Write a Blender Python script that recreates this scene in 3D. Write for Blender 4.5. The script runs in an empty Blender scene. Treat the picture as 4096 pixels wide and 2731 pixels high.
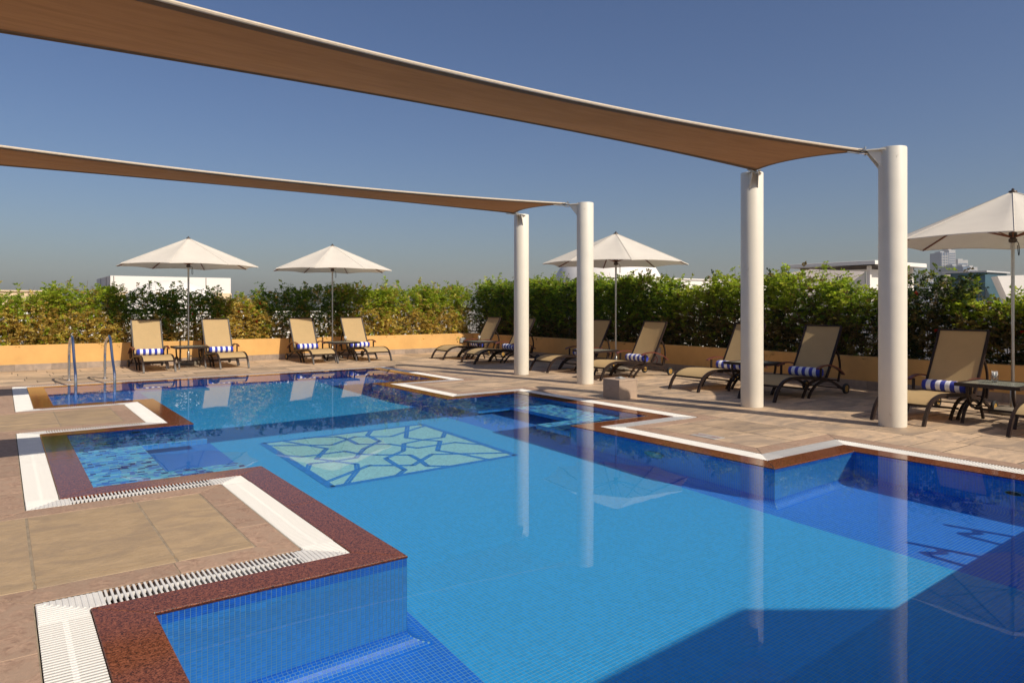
import bpy, math, random
import numpy as np
R = math.radians
S = bpy.context.scene
COL = S.collection
random.seed(7)
rng = np.random.default_rng(7)

# ------------------------------------------------------------------ camera, sky, sun, exposure
cd = bpy.data.cameras.new("camera"); cam = bpy.data.objects.new("camera", cd); COL.objects.link(cam)
cam.location = (0, 0, 1.4); cam.rotation_euler = (R(90), 0, -R(35.58))
cd.lens = 25.158; cd.sensor_width = 36; cd.shift_y = -(1365.5 - 1219.8) / 4096
cd.clip_start = 0.05; cd.clip_end = 20000
S.camera = cam
SUN_EL = R(41.6)
LX, LY = -0.25, 0.968            # horizontal direction in which the light travels
wd = bpy.data.worlds.new("World"); S.world = wd; wd.use_nodes = True
nt = wd.node_tree
sky = nt.nodes.new("ShaderNodeTexSky"); sky.sky_type = 'NISHITA'; sky.sun_disc = False
sky.sun_elevation = SUN_EL; sky.sun_rotation = math.atan2(-LX, -LY)
sky.altitude = 0; sky.air_density = 1.0; sky.dust_density = 2.0; sky.ozone_density = 4.2
hsv = nt.nodes.new("ShaderNodeHueSaturation"); hsv.inputs["Saturation"].default_value = 1.1; hsv.inputs["Hue"].default_value = 0.509
nt.links.new(sky.outputs[0], hsv.inputs["Color"]); nt.links.new(hsv.outputs[0], nt.nodes["Background"].inputs[0])
nt.nodes["Background"].inputs[1].default_value = 0.086
sl = bpy.data.lights.new("sun", 'SUN'); sl.energy = 4.9; sl.angle = R(0.53); sl.color = (1.0, 0.91, 0.77)
sl.cycles.is_caustics_light = True
so = bpy.data.objects.new("sun", sl); COL.objects.link(so); so.location = (0, 0, 30)
import mathutils
so.rotation_euler = mathutils.Vector((-LX * math.cos(SUN_EL), -LY * math.cos(SUN_EL), math.sin(SUN_EL))).to_track_quat('Z', 'Y').to_euler()
S.view_settings.view_transform = 'Standard'; S.view_settings.look = 'None'
S.view_settings.exposure = 0.0; S.view_settings.gamma = 1.0; S.view_settings.use_curve_mapping = False
S.render.engine = 'CYCLES'
S.cycles.caustics_refractive = True; S.cycles.caustics_reflective = True; S.cycles.blur_glossy = 0.5
S.cycles.max_bounces = 10; S.cycles.transmission_bounces = 8; S.cycles.transparent_max_bounces = 8
S.cycles.diffuse_bounces = 5; S.cycles.glossy_bounces = 4; S.cycles.sample_clamp_indirect = 5

# ------------------------------------------------------------------ materials
def new_mat(name):
    m = bpy.data.materials.new(name); m.use_nodes = True
    return m, m.node_tree, m.node_tree.nodes["Principled BSDF"]
def N(t, kind, **kw):
    n = t.nodes.new(kind)
    for k, v in kw.items(): setattr(n, k, v)
    return n
def setin(n, **kw):
    for k, v in kw.items(): n.inputs[k.replace("_", " ")].default_value = v
def mat(name, c, rough=0.6, spec=0.5, metal=0.0, noise=0.0, nscale=8.0, bump=0.0, bscale=60.0, c2=None, stretch=None, sheen=0.0, transl=0.0, island=0.0):
    """base colour with noise mottling towards c2, optional bump, per-piece variation and translucency"""
    m, t, p = new_mat(name); L = t.links
    p.inputs["Base Color"].default_value = (*c, 1); p.inputs["Roughness"].default_value = rough
    p.inputs["Metallic"].default_value = metal; p.inputs["Specular IOR Level"].default_value = spec
    if sheen: p.inputs["Sheen Weight"].default_value = sheen
    tc = N(t, "ShaderNodeTexCoord"); vec = tc.outputs["Object"]
    geo = N(t, "ShaderNodeNewGeometry")
    if name.startswith("w_"): vec = geo.outputs["Position"]
    if stretch:
        mp = N(t, "ShaderNodeMapping"); mp.inputs["Scale"].default_value = stretch
        L.new(vec, mp.inputs["Vector"]); vec = mp.outputs[0]
    col = None
    if noise > 0 or c2 is not None:
        nz = N(t, "ShaderNodeTexNoise"); setin(nz, Scale=nscale, Detail=6.0, Roughness=0.65); L.new(vec, nz.inputs["Vector"])
        mr = N(t, "ShaderNodeMapRange"); mr.inputs["From Min"].default_value = 0.32; mr.inputs["From Max"].default_value = 0.68
        L.new(nz.outputs[0], mr.inputs[0])
        mx = N(t, "ShaderNodeMix", data_type='RGBA'); mx.inputs[6].default_value = (*c, 1)
        q = c2 if c2 is not None else tuple(x * (1 - noise) for x in c)
        mx.inputs[7].default_value = (*q, 1); L.new(mr.outputs[0], mx.inputs[0]); col = mx.outputs[2]
    if island > 0:
        oi = N(t, "ShaderNodeObjectInfo")
        ad = N(t, "ShaderNodeMath", operation='ADD'); L.new(geo.outputs["Random Per Island"], ad.inputs[0]); L.new(oi.outputs["Random"], ad.inputs[1])
        fr = N(t, "ShaderNodeMath", operation='FRACT'); L.new(ad.outputs[0], fr.inputs[0])
        m2 = N(t, "ShaderNodeMapRange"); m2.inputs["To Min"].default_value = 1 - island; m2.inputs["To Max"].default_value = 1 + island
        L.new(fr.outputs[0], m2.inputs[0])
        hs = N(t, "ShaderNodeHueSaturation"); L.new(m2.outputs[0], hs.inputs["Value"])
        if col is not None: L.new(col, hs.inputs["Color"])
        else: hs.inputs["Color"].default_value = (*c, 1)
        col = hs.outputs[0]
    if col is not None: L.new(col, p.inputs["Base Color"])
    if bump > 0:
        nb = N(t, "ShaderNodeTexNoise"); setin(nb, Scale=bscale, Detail=5.0); L.new(vec, nb.inputs["Vector"])
        bp = N(t, "ShaderNodeBump"); setin(bp, Strength=bump, Distance=0.01); L.new(nb.outputs[0], bp.inputs["Height"]); L.new(bp.outputs[0], p.inputs["Normal"])
    if transl > 0:
        tr = N(t, "ShaderNodeBsdfTranslucent"); ms = N(t, "ShaderNodeMixShader"); ms.inputs[0].default_value = transl
        if col is not None: L.new(col, tr.inputs[0])
        else: tr.inputs[0].default_value = (*c, 1)
        out = t.nodes["Material Output"]
        L.new(p.outputs[0], ms.inputs[1]); L.new(tr.outputs[0], ms.inputs[2]); L.new(ms.outputs[0], out.inputs[0])
    return m
def add_marks(m, thr, col, scale, zs):
    t = m.node_tree; L = t.links; p = t.nodes["Principled BSDF"]; src = p.inputs["Base Color"].links[0].from_socket
    tc = N(t, "ShaderNodeTexCoord"); mp = N(t, "ShaderNodeMapping"); mp.inputs["Scale"].default_value = (1, 1, zs); L.new(tc.outputs["Object"], mp.inputs["Vector"])
    nz = N(t, "ShaderNodeTexNoise"); setin(nz, Scale=scale, Detail=7.0, Roughness=0.7); L.new(mp.outputs[0], nz.inputs["Vector"])
    mr = N(t, "ShaderNodeMapRange"); mr.inputs[1].default_value = thr; mr.inputs[2].default_value = thr + 0.05; mr.inputs[4].default_value = 0.55; L.new(nz.outputs[0], mr.inputs[0])
    mx = N(t, "ShaderNodeMix", data_type='RGBA'); mx.inputs[7].default_value = (*col, 1); L.new(mr.outputs[0], mx.inputs[0]); L.new(src, mx.inputs[6]); L.new(mx.outputs[2], p.inputs["Base Color"])
M = {}
M['white_paint'] = mat("white_paint", (0.76, 0.7, 0.59), 0.45, noise=0.08, nscale=2.5, bump=0.03, bscale=25)
add_marks(M['white_paint'], 0.67, (0.35, 0.28, 0.2), 6.0, 0.5)
M['sail'] = mat("sail_cloth", (0.34, 0.165, 0.072), 0.9, 0.1, noise=0.22, nscale=3.0, stretch=(0.6, 6, 1), bump=0.1, bscale=260, transl=0.22)
M['hem'] = mat("sail_hem", (0.2, 0.13, 0.08), 0.9, 0.1, noise=0.2, nscale=30)
M['hem_light'] = mat("sail_edge_sleeve", (0.62, 0.52, 0.4), 0.8, 0.2, noise=0.15, nscale=30)
M['steel'] = mat("stainless_steel", (0.72, 0.72, 0.72), 0.2, metal=1.0)
M['alu'] = mat("brushed_aluminium", (0.55, 0.52, 0.47), 0.3, metal=1.0, noise=0.15, nscale=20)
M['rust'] = mat("dark_fitting", (0.1, 0.08, 0.07), 0.5, metal=0.7)
M['canopy'] = mat("umbrella_canvas", (0.76, 0.7, 0.61), 0.85, 0.1, noise=0.09, nscale=2.4, bump=0.12, bscale=9, transl=0.16)
M['wood_rib'] = mat("varnished_rib", (0.24, 0.08, 0.035), 0.4, noise=0.3, nscale=30)
M['frame'] = mat("dark_brown_frame", (0.03, 0.018, 0.014), 0.42, 0.25, noise=0.25, nscale=25)
M['arm'] = mat("reddish_armrest", (0.16, 0.045, 0.03), 0.28, 0.6, noise=0.35, nscale=16)
M['sling'] = mat("sling_fabric", (0.74, 0.56, 0.3), 0.75, 0.2, noise=0.07, nscale=5.0, bump=0.08, bscale=320, transl=0.5)
M['tyre'] = mat("black_tyre", (0.02, 0.02, 0.02), 0.6)
M['hub'] = mat("yellow_hub", (0.5, 0.28, 0.06), 0.5, noise=0.6, nscale=22)
M['table_top'] = mat("textured_table_inlay", (0.3, 0.3, 0.24), 0.22, 0.6, noise=0.25, nscale=60, bump=0.05, bscale=90)
M['stone_base'] = mat("grey_stone_base", (0.24, 0.2, 0.15), 0.85, noise=0.5, nscale=9, bump=0.5, bscale=30)
M['orange'] = mat("w_orange_render", (0.7, 0.4, 0.14), 0.85, 0.2, noise=0.16, nscale=2.4, bump=0.25, bscale=90)
add_marks(M['orange'], 0.62, (0.5, 0.27, 0.1), 3.0, 0.35)
M['skirt'] = mat("w_skirting_stone", (0.36, 0.27, 0.2), 0.7, noise=0.4, nscale=9, c2=(0.24, 0.19, 0.15), bump=0.25, bscale=40, island=0.16)
M['soil'] = mat("dark_soil", (0.035, 0.025, 0.017), 1.0, noise=0.5, nscale=20, bump=1.0, bscale=40)
M['grate'] = mat("white_grate_plastic", (0.74, 0.71, 0.66), 0.5, noise=0.1, nscale=7)
M['channel'] = mat("gutter_channel", (0.06, 0.04, 0.03), 0.8, noise=0.4, nscale=10)  # dark tone stands in for the shade inside a pale plastic channel
M['grout'] = mat("deck_grout", (0.36, 0.28, 0.19), 0.95, noise=0.4, nscale=12)
M['grout_dark'] = mat("weathered_grout", (0.17, 0.125, 0.085), 0.95, noise=0.4, nscale=9)
M['black_iron'] = mat("black_iron", (0.012, 0.012, 0.013), 0.5)
M['glass_grey'] = mat("grey_plastic", (0.3, 0.3, 0.29), 0.5)
M['napkin'] = mat("white_paper", (0.8, 0.79, 0.76), 0.9)
M['bwhite'] = mat("w_white_render", (0.8, 0.75, 0.69), 0.85, 0.2, noise=0.06, nscale=0.8, bump=0.1, bscale=12)
M['bcream'] = mat("w_cream_render", (0.72, 0.55, 0.35), 0.85, 0.2, noise=0.08, nscale=0.8)
M['joint'] = mat("dark_joint", (0.12, 0.1, 0.09), 0.9)
M['awning'] = mat("grey_awning_cloth", (0.42, 0.37, 0.34), 0.9, noise=0.15, nscale=1.5, transl=0.15)
M['teal'] = mat("w_teal_cladding", (0.06, 0.13, 0.17), 0.35, noise=0.3, nscale=1.2)
M['tower_glass'] = mat("tower_glass", (0.14, 0.2, 0.3), 0.5, noise=0.25, nscale=0.05)
M['tower_pale'] = mat("tower_concrete", (0.5, 0.49, 0.48), 0.8)
M['tower_dark'] = mat("tower_slate", (0.15, 0.2, 0.22), 0.7)
M['city'] = mat("w_city_ground", (0.3, 0.26, 0.21), 0.95, noise=0.35, nscale=0.01)
M['sign'] = mat("sign_face", (0.38, 0.34, 0.29), 0.6)
M['red'] = mat("sign_red", (0.35, 0.03, 0.02), 0.6)
M['ink'] = mat("dark_ink", (0.03, 0.02, 0.02), 0.7)
M['flower'] = mat("red_blossom", (0.5, 0.03, 0.015), 0.6, transl=0.3)
M['bark'] = mat("hedge_stems", (0.13, 0.09, 0.05), 0.9)
M['lens'] = mat("pale_lamp_lens", (0.35, 0.55, 0.5), 0.3)
M['ptile_grout'] = mat("w_pool_grout", (0.34, 0.66, 0.7), 0.8)

def stone(name, c1, c2, c3, scale, stretch, rough, bump, bscale, island=0.14, spec=0.4, dist=1.4):
    """layered stone: two noises blending three colours plus fine relief, varied piece by piece"""
    m, t, p = new_mat(name); L = t.links
    geo = N(t, "ShaderNodeNewGeometry"); oi = N(t, "ShaderNodeObjectInfo")
    ad = N(t, "ShaderNodeMath", operation='ADD'); L.new(geo.outputs["Random Per Island"], ad.inputs[0]); L.new(oi.outputs["Random"], ad.inputs[1])
    off = N(t, "ShaderNodeVectorMath", operation='SCALE'); off.inputs[0].default_value = (13.1, 7.7, 3.3); L.new(ad.outputs[0], off.inputs["Scale"])
    va = N(t, "ShaderNodeVectorMath", operation='ADD'); L.new(geo.outputs["Position"], va.inputs[0]); L.new(off.outputs[0], va.inputs[1])
    mp = N(t, "ShaderNodeMapping"); mp.inputs["Scale"].default_value = stretch; L.new(va.outputs[0], mp.inputs["Vector"])
    n1 = N(t, "ShaderNodeTexNoise"); setin(n1, Scale=scale, Detail=7.0, Roughness=0.68, Distortion=dist); L.new(mp.outputs[0], n1.inputs["Vector"])
    n2 = N(t, "ShaderNodeTexNoise"); setin(n2, Scale=scale * 0.42, Detail=4.0, Roughness=0.6, Distortion=0.8); L.new(mp.outputs[0], n2.inputs["Vector"])
    r1 = N(t, "ShaderNodeMapRange"); r1.inputs[1].default_value = 0.36; r1.inputs[2].default_value = 0.64; L.new(n1.outputs[0], r1.inputs[0])
    r2 = N(t, "ShaderNodeMapRange"); r2.inputs[1].default_value = 0.42; r2.inputs[2].default_value = 0.62; L.new(n2.outputs[0], r2.inputs[0])
    m1 = N(t, "ShaderNodeMix", data_type='RGBA'); m1.inputs[6].default_value = (*c1, 1); m1.inputs[7].default_value = (*c2, 1); L.new(r1.outputs[0], m1.inputs[0])
    m2 = N(t, "ShaderNodeMix", data_type='RGBA'); m2.inputs[7].default_value = (*c3, 1); L.new(m1.outputs[2], m2.inputs[6]); L.new(r2.outputs[0], m2.inputs[0])
    fr = N(t, "ShaderNodeMath", operation='FRACT'); L.new(ad.outputs[0], fr.inputs[0])
    mr = N(t, "ShaderNodeMapRange"); mr.inputs["To Min"].default_value = 1 - island; mr.inputs["To Max"].default_value = 1 + island; L.new(fr.outputs[0], mr.inputs[0])
    hs = N(t, "ShaderNodeHueSaturation"); L.new(mr.outputs[0], hs.inputs["Value"]); L.new(m2.outputs[2], hs.inputs["Color"])
    L.new(hs.outputs[0], p.inputs["Base Color"])
    p.inputs["Roughness"].default_value = rough; p.inputs["Specular IOR Level"].default_value = spec
    nb = N(t, "ShaderNodeTexNoise"); setin(nb, Scale=bscale, Detail=6.0); L.new(mp.outputs[0], nb.inputs["Vector"])
    bp = N(t, "ShaderNodeBump"); setin(bp, Strength=bump, Distance=0.004); L.new(nb.outputs[0], bp.inputs["Height"]); L.new(bp.outputs[0], p.inputs["Normal"])
    return m
M['sand'] = stone("sandstone_pavers", (0.6, 0.42, 0.265), (0.47, 0.335, 0.215), (0.33, 0.245, 0.175), 4.2, (1, 2.2, 1), 0.6, 0.9, 26, 0.22)
M['sand_left'] = stone("ochre_sandstone_pavers", (0.44, 0.31, 0.18), (0.38, 0.265, 0.15), (0.33, 0.235, 0.145), 8, (1, 1.6, 1), 0.6, 1.2, 30, 0.06, dist=0.3)
M['pink'] = stone("pink_granite_border", (0.46, 0.3, 0.205), (0.25, 0.155, 0.105), (0.36, 0.245, 0.17), 20, (1, 1, 1), 0.75, 0.5, 70, 0.1)
def granite():
    m, t, p = new_mat("polished_red_granite"); L = t.links
    g = N(t, "ShaderNodeNewGeometry")
    v = N(t, "ShaderNodeTexVoronoi"); setin(v, Scale=170.0); L.new(g.outputs["Position"], v.inputs["Vector"])
    n = N(t, "ShaderNodeTexNoise"); setin(n, Scale=55.0, Detail=5.0, Roughness=0.7); L.new(g.outputs["Position"], n.inputs["Vector"])
    mix = N(t, "ShaderNodeMath", operation='ADD')
    sp = N(t, "ShaderNodeSeparateColor"); L.new(v.outputs["Color"], sp.inputs[0])
    ml = N(t, "ShaderNodeMath", operation='MULTIPLY'); L.new(sp.outputs[0], ml.inputs[0]); ml.inputs[1].default_value = 0.45
    L.new(ml.outputs[0], mix.inputs[0]); L.new(n.outputs[0], mix.inputs[1])
    cr = N(t, "ShaderNodeValToRGB"); L.new(mix.outputs[0], cr.inputs[0])
    e = cr.color_ramp.elements; e[0].position = 0.5; e[0].color = (0.05, 0.02, 0.012, 1); e[1].position = 1.0; e[1].color = (0.3, 0.1, 0.05, 1)
    x = e.new(0.72); x.color = (0.17, 0.05, 0.022, 1)
    L.new(cr.outputs[0], p.inputs["Base Color"])
    p.inputs["Roughness"].default_value = 0.09; p.inputs["IOR"].default_value = 1.4; p.inputs["Specular IOR Level"].default_value = 0.26
    n3 = N(t, "ShaderNodeTexNoise"); setin(n3, Scale=9.0); L.new(g.outputs["Position"], n3.inputs["Vector"])
    bp = N(t, "ShaderNodeBump"); setin(bp, Strength=0.12, Distance=0.002); L.new(n3.outputs[0], bp.inputs["Height"]); L.new(bp.outputs[0], p.inputs["Normal"])
    return m
M['granite'] = granite()
def tile_mat(name, attr=True, c=None):
    m, t, p = new_mat(name); L = t.links
    if c is None:
        a = N(t, "ShaderNodeAttribute", attribute_name="tint"); L.new(a.outputs["Color"], p.inputs["Base Color"])
    else:
        oi = N(t, "ShaderNodeObjectInfo"); hs = N(t, "ShaderNodeHueSaturation"); hs.inputs["Color"].default_value = (*c, 1)
        mr = N(t, "ShaderNodeMapRange"); mr.inputs["To Min"].default_value = 0.85; mr.inputs["To Max"].default_value = 1.12
        L.new(oi.outputs["Random"], mr.inputs[0]); L.new(mr.outputs[0], hs.inputs["Value"]); L.new(hs.outputs[0], p.inputs["Base Color"])
    p.inputs["Roughness"].default_value = 0.45
    return m
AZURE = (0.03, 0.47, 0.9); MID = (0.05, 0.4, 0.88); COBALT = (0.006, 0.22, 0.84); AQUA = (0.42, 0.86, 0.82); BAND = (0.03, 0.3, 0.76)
M['tile'] = tile_mat("pool_mosaic")
M['tile_mid'] = tile_mat("azure_tile", c=MID); M['tile_cobalt'] = tile_mat("cobalt_tile", c=COBALT)
M['aqua'] = mat("w_aqua_panel", AQUA, 0.3); 
def water_mat():
    m, t, p = new_mat("pool_water"); L = t.links
    t.nodes.remove(p)
    rf_ = N(t, "ShaderNodeBsdfRefraction"); setin(rf_, Roughness=0.0, IOR=1.333); rf_.inputs["Color"].default_value = (0.97, 0.99, 1, 1)
    gl_ = N(t, "ShaderNodeBsdfGlossy"); setin(gl_, Roughness=0.0)
    fr_ = N(t, "ShaderNodeFresnel"); fr_.inputs["IOR"].default_value = 1.333
    pw_ = N(t, "ShaderNodeMath", operation='MULTIPLY'); L.new(fr_.outputs[0], pw_.inputs[0]); gb_ = N(t, "ShaderNodeNewGeometry"); mb_ = N(t, "ShaderNodeMapRange"); po_ = N(t, "ShaderNodeMath", operation='MULTIPLY_ADD', use_clamp=True); po_.inputs[1].default_value = 1.15; po_.inputs[2].default_value = 0.42; L.new(fr_.outputs[0], po_.inputs[0]); L.new(po_.outputs[0], mb_.inputs["To Min"]); mb_.inputs["To Max"].default_value = 1.0; L.new(gb_.outputs["Backfacing"], mb_.inputs[0]); L.new(mb_.outputs[0], pw_.inputs[1])
    mx_ = N(t, "ShaderNodeMixShader"); L.new(pw_.outputs[0], mx_.inputs[0]); L.new(rf_.outputs[0], mx_.inputs[1]); L.new(gl_.outputs[0], mx_.inputs[2]); L.new(mx_.outputs[0], t.nodes["Material Output"].inputs[0])
    g = N(t, "ShaderNodeNewGeometry")
    n1 = N(t, "ShaderNodeTexNoise"); setin(n1, Scale=1.6, Detail=2.0); L.new(g.outputs["Position"], n1.inputs["Vector"])
    n2 = N(t, "ShaderNodeTexNoise"); setin(n2, Scale=9.0, Detail=2.0, Distortion=0.6); L.new(g.outputs["Position"], n2.inputs["Vector"])
    n3 = N(t, "ShaderNodeTexNoise"); setin(n3, Scale=0.55, Detail=1.0); L.new(g.outputs["Position"], n3.inputs["Vector"])
    r = N(t, "ShaderNodeMapRange"); r.inputs[1].default_value = 0.54; r.inputs[2].default_value = 0.7; r.inputs[3].default_value = 0.01; r.inputs[4].default_value = 0.2; L.new(n3.outputs[0], r.inputs[0])
    mu = N(t, "ShaderNodeMath", operation='MULTIPLY'); L.new(n2.outputs[0], mu.inputs[0]); L.new(r.outputs[0], mu.inputs[1])
    ad = N(t, "ShaderNodeMath", operation='ADD'); L.new(n1.outputs[0], ad.inputs[0]); L.new(mu.outputs[0], ad.inputs[1])
    bp = N(t, "ShaderNodeBump"); setin(bp, Strength=1.0, Distance=0.0007); L.new(ad.outputs[0], bp.inputs["Height"])
    for n_ in (gl_,): L.new(bp.outputs[0], n_.inputs["Normal"])
    return m
M['water'] = water_mat()
def towel_mat():
    m, t, p = new_mat("striped_towel"); L = t.links
    tc = N(t, "ShaderNodeTexCoord"); sp = N(t, "ShaderNodeSeparateXYZ"); L.new(tc.outputs["Object"], sp.inputs[0])
    a = N(t, "ShaderNodeMath", operation='ADD'); a.inputs[1].default_value = 0.26; L.new(sp.outputs[1], a.inputs[0])
    d = N(t, "ShaderNodeMath", operation='DIVIDE'); d.inputs[1].default_value = 0.1156; L.new(a.outputs[0], d.inputs[0])
    f = N(t, "ShaderNodeMath", operation='FRACT'); L.new(d.outputs[0], f.inputs[0])
    g = N(t, "ShaderNodeMath", operation='GREATER_THAN'); g.inputs[1].default_value = 0.5; L.new(f.outputs[0], g.inputs[0])
    mx = N(t, "ShaderNodeMix", data_type='RGBA'); mx.inputs[6].default_value = (0.025, 0.04, 0.36, 1); mx.inputs[7].default_value = (0.78, 0.77, 0.8, 1)
    L.new(g.outputs[0], mx.inputs[0]); L.new(mx.outputs[2], p.inputs["Base Color"]); p.inputs["Roughness"].default_value = 0.95
    p.inputs["Sheen Weight"].default_value = 0.3
    nb = N(t, "ShaderNodeTexNoise"); setin(nb, Scale=220.0); L.new(tc.outputs["Object"], nb.inputs["Vector"])
    bp = N(t, "ShaderNodeBump"); setin(bp, Strength=0.5, Distance=0.004); L.new(nb.outputs[0], bp.inputs["Height"]); L.new(bp.outputs[0], p.inputs["Normal"])
    return m
M['towel'] = towel_mat(); M['towel_end'] = mat("towel_roll_end", (0.05, 0.08, 0.5), 0.95, noise=0.5, nscale=40, bump=0.5, bscale=120)
def leaf_mat():
    m, t, p = new_mat("hedge_leaves"); L = t.links
    a = N(t, "ShaderNodeAttribute", attribute_name="tint"); L.new(a.outputs["Color"], p.inputs["Base Color"])
    p.inputs["Roughness"].default_value = 0.42; p.inputs["Specular IOR Level"].default_value = 0.45
    tr = N(t, "ShaderNodeBsdfTranslucent"); ms = N(t, "ShaderNodeMixShader"); ms.inputs[0].default_value = 0.45
    hs = N(t, "ShaderNodeHueSaturation"); hs.inputs["Value"].default_value = 1.7; L.new(a.outputs["Color"], hs.inputs["Color"]); L.new(hs.outputs[0], tr.inputs[0]); L.new(p.outputs[0], ms.inputs[1]); L.new(tr.outputs[0], ms.inputs[2]); L.new(ms.outputs[0], t.nodes["Material Output"].inputs[0])
    return m
M['leaf'] = leaf_mat()
def glass_mat():
    m, t, p = new_mat("clear_glass"); p.inputs["Transmission Weight"].default_value = 1; p.inputs["Roughness"].default_value = 0.02; p.inputs["IOR"].default_value = 1.45
    return m
M['glass'] = glass_mat()

# ------------------------------------------------------------------ mesh helpers
class MB:
    def __init__(s): s.v = []; s.f = []; s.sm = []
    def add(s, vs, fs, smooth=False):
        b = len(s.v); s.v += [tuple(p) for p in vs]; s.f += [tuple(i + b for i in f) for f in fs]; s.sm += [smooth] * len(fs); return s
    def box(s, x0, y0, z0, x1, y1, z1, ch=0.0):
        if ch <= 0:
            return s.add([(x0,y0,z0),(x1,y0,z0),(x1,y1,z0),(x0,y1,z0),(x0,y0,z1),(x1,y0,z1),(x1,y1,z1),(x0,y1,z1)],
                         [(0,3,2,1),(4,5,6,7),(0,1,5,4),(1,2,6,5),(2,3,7,6),(3,0,4,7)])
        return s.prism([(x0,y0),(x1,y0),(x1,y1),(x0,y1)], z0, z1, ch)
    def prism(s, poly, z0, z1, ch=0.0):
        """extrude a convex polygon (counter-clockwise), top edge chamfered by ch"""
        n = len(poly); P = [mathutils.Vector(p) for p in poly]
        def inset(d):
            o = []
            for i in range(n):
                a, b, c = P[i-1], P[i], P[(i+1) % n]
                e1 = (b - a).normalized(); e2 = (c - b).normalized()
                n1 = mathutils.Vector((-e1.y, e1.x)); n2 = mathutils.Vector((-e2.y, e2.x))
                k = n1 + n2; o.append(b + k * (d / max(0.15, k.dot(n1))))
            return o
        vs = [(p.x, p.y, z0) for p in P]
        if ch > 0:
            vs += [(p.x, p.y, z1 - ch) for p in P] + [(p.x, p.y, z1) for p in inset(ch)]; lv = 3
        else: vs += [(p.x, p.y, z1) for p in P]; lv = 2
        fs = [tuple(range((lv-1)*n, lv*n))]
        for l in range(lv - 1):
            for i in range(n):
                j = (i + 1) % n; fs.append((l*n+i, l*n+j, (l+1)*n+j, (l+1)*n+i))
        return s.add(vs, fs)
    def tube(s, pts, r, n=8, caps=True):
        P = [mathutils.Vector(p) for p in pts]; rings = []; up = None
        for i, p in enumerate(P):
            d = (P[min(i+1, len(P)-1)] - P[max(i-1, 0)]).normalized()
            if up is None:
                up = mathutils.Vector((0, 0, 1)) if abs(d.z) < 0.9 else mathutils.Vector((1, 0, 0))
            a = (up - d * up.dot(d)).normalized(); up = a; b = d.cross(a)
            rr = r[i] if isinstance(r, (list, tuple)) else r
            rings.append([p + a * (rr*math.cos(2*math.pi*k/n)) + b * (rr*math.sin(2*math.pi*k/n)) for k in range(n)])
        vs = [q for g in rings for q in g]; fs = []
        for i in range(len(P) - 1):
            for k in range(n): fs.append((i*n+k, i*n+(k+1)%n, (i+1)*n+(k+1)%n, (i+1)*n+k))
        s.add(vs, fs, True)
        if caps: s.add(rings[0], [tuple(reversed(range(n)))]); s.add(rings[-1], [tuple(range(n))])
        return s
    def strap(s, prof, y, w, h, smooth=False):
        """rectangular bar of width w (y) and height h swept along a profile in the x-z plane"""
        P = [mathutils.Vector((p[0], p[1])) for p in prof]; vs = []
        for i, p in enumerate(P):
            d = (P[min(i+1, len(P)-1)] - P[max(i-1, 0)]).normalized(); nn = mathutils.Vector((-d.y, d.x)) * (h / 2)
            for (sy, k) in ((-1, -1), (1, -1), (1, 1), (-1, 1)):
                q = p + nn * k; vs.append((q.x, y + sy * w / 2, q.y))
        fs = []
        for i in range(len(P) - 1):
            for k in range(4): fs.append((i*4+k, i*4+(k+1)%4, (i+1)*4+(k+1)%4, (i+1)*4+k))
        s.add(vs, fs, smooth); n = len(P) - 1
        return s.add([], []) if False else s._caps(n)
    def _caps(s, n):
        b = len(s.v) - 4 * (n + 1); s.f.append((b+3, b+2, b+1, b)); e = b + 4*n; s.f.append((e, e+1, e+2, e+3)); s.sm += [False, False]; return s
    def lathe(s, prof, n=24, cx=0, cy=0, axis='z'):
        vs = []
        for (r, z) in prof:
            for k in range(n):
                a = 2*math.pi*k/n
                if axis == 'z': vs.append((cx + r*math.cos(a), cy + r*math.sin(a), z))
                elif axis == 'y': vs.append((cx + r*math.cos(a), z, cy + r*math.sin(a)))
                else: vs.append((z, cx + r*math.cos(a), cy + r*math.sin(a)))
        fs = []
        for i in range(len(prof) - 1):
            for k in range(n):
                q = (i*n+k, i*n+(k+1)%n, (i+1)*n+(k+1)%n, (i+1)*n+k); fs.append(q if axis != 'y' else tuple(reversed(q)))
        return s.add(vs, fs, True)
    def build(s, name, m, parent=None):
        me = bpy.data.meshes.new(name); me.from_pydata(s.v, [], s.f)
        me.polygons.foreach_set("use_smooth", s.sm); me.update(); me.materials.append(m)
        if any(s.sm):
            try: me.set_sharp_from_angle(angle=R(40))
            except Exception: pass
        return link(name, me, parent)
def link(name, me, parent=None):
    o = bpy.data.objects.new(name, me); COL.objects.link(o); o.parent = parent; return o
def tag(o, label=None, cat=None, group=None, kind=None):
    if label: o["label"] = label
    if cat: o["category"] = cat
    if group: o["group"] = group
    if kind: o["kind"] = kind
    return o
def empty(name, loc=(0, 0, 0), rz=0.0):
    o = bpy.data.objects.new(name, None); COL.objects.link(o); o.location = loc; o.rotation_euler = (0, 0, rz); o.empty_display_size = 0.1; return o
def copy_tree(o, parent=None):
    c = o.copy(); COL.objects.link(c); c.parent = parent
    for ch in list(o.children): copy_tree(ch, c)
    return c
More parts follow.
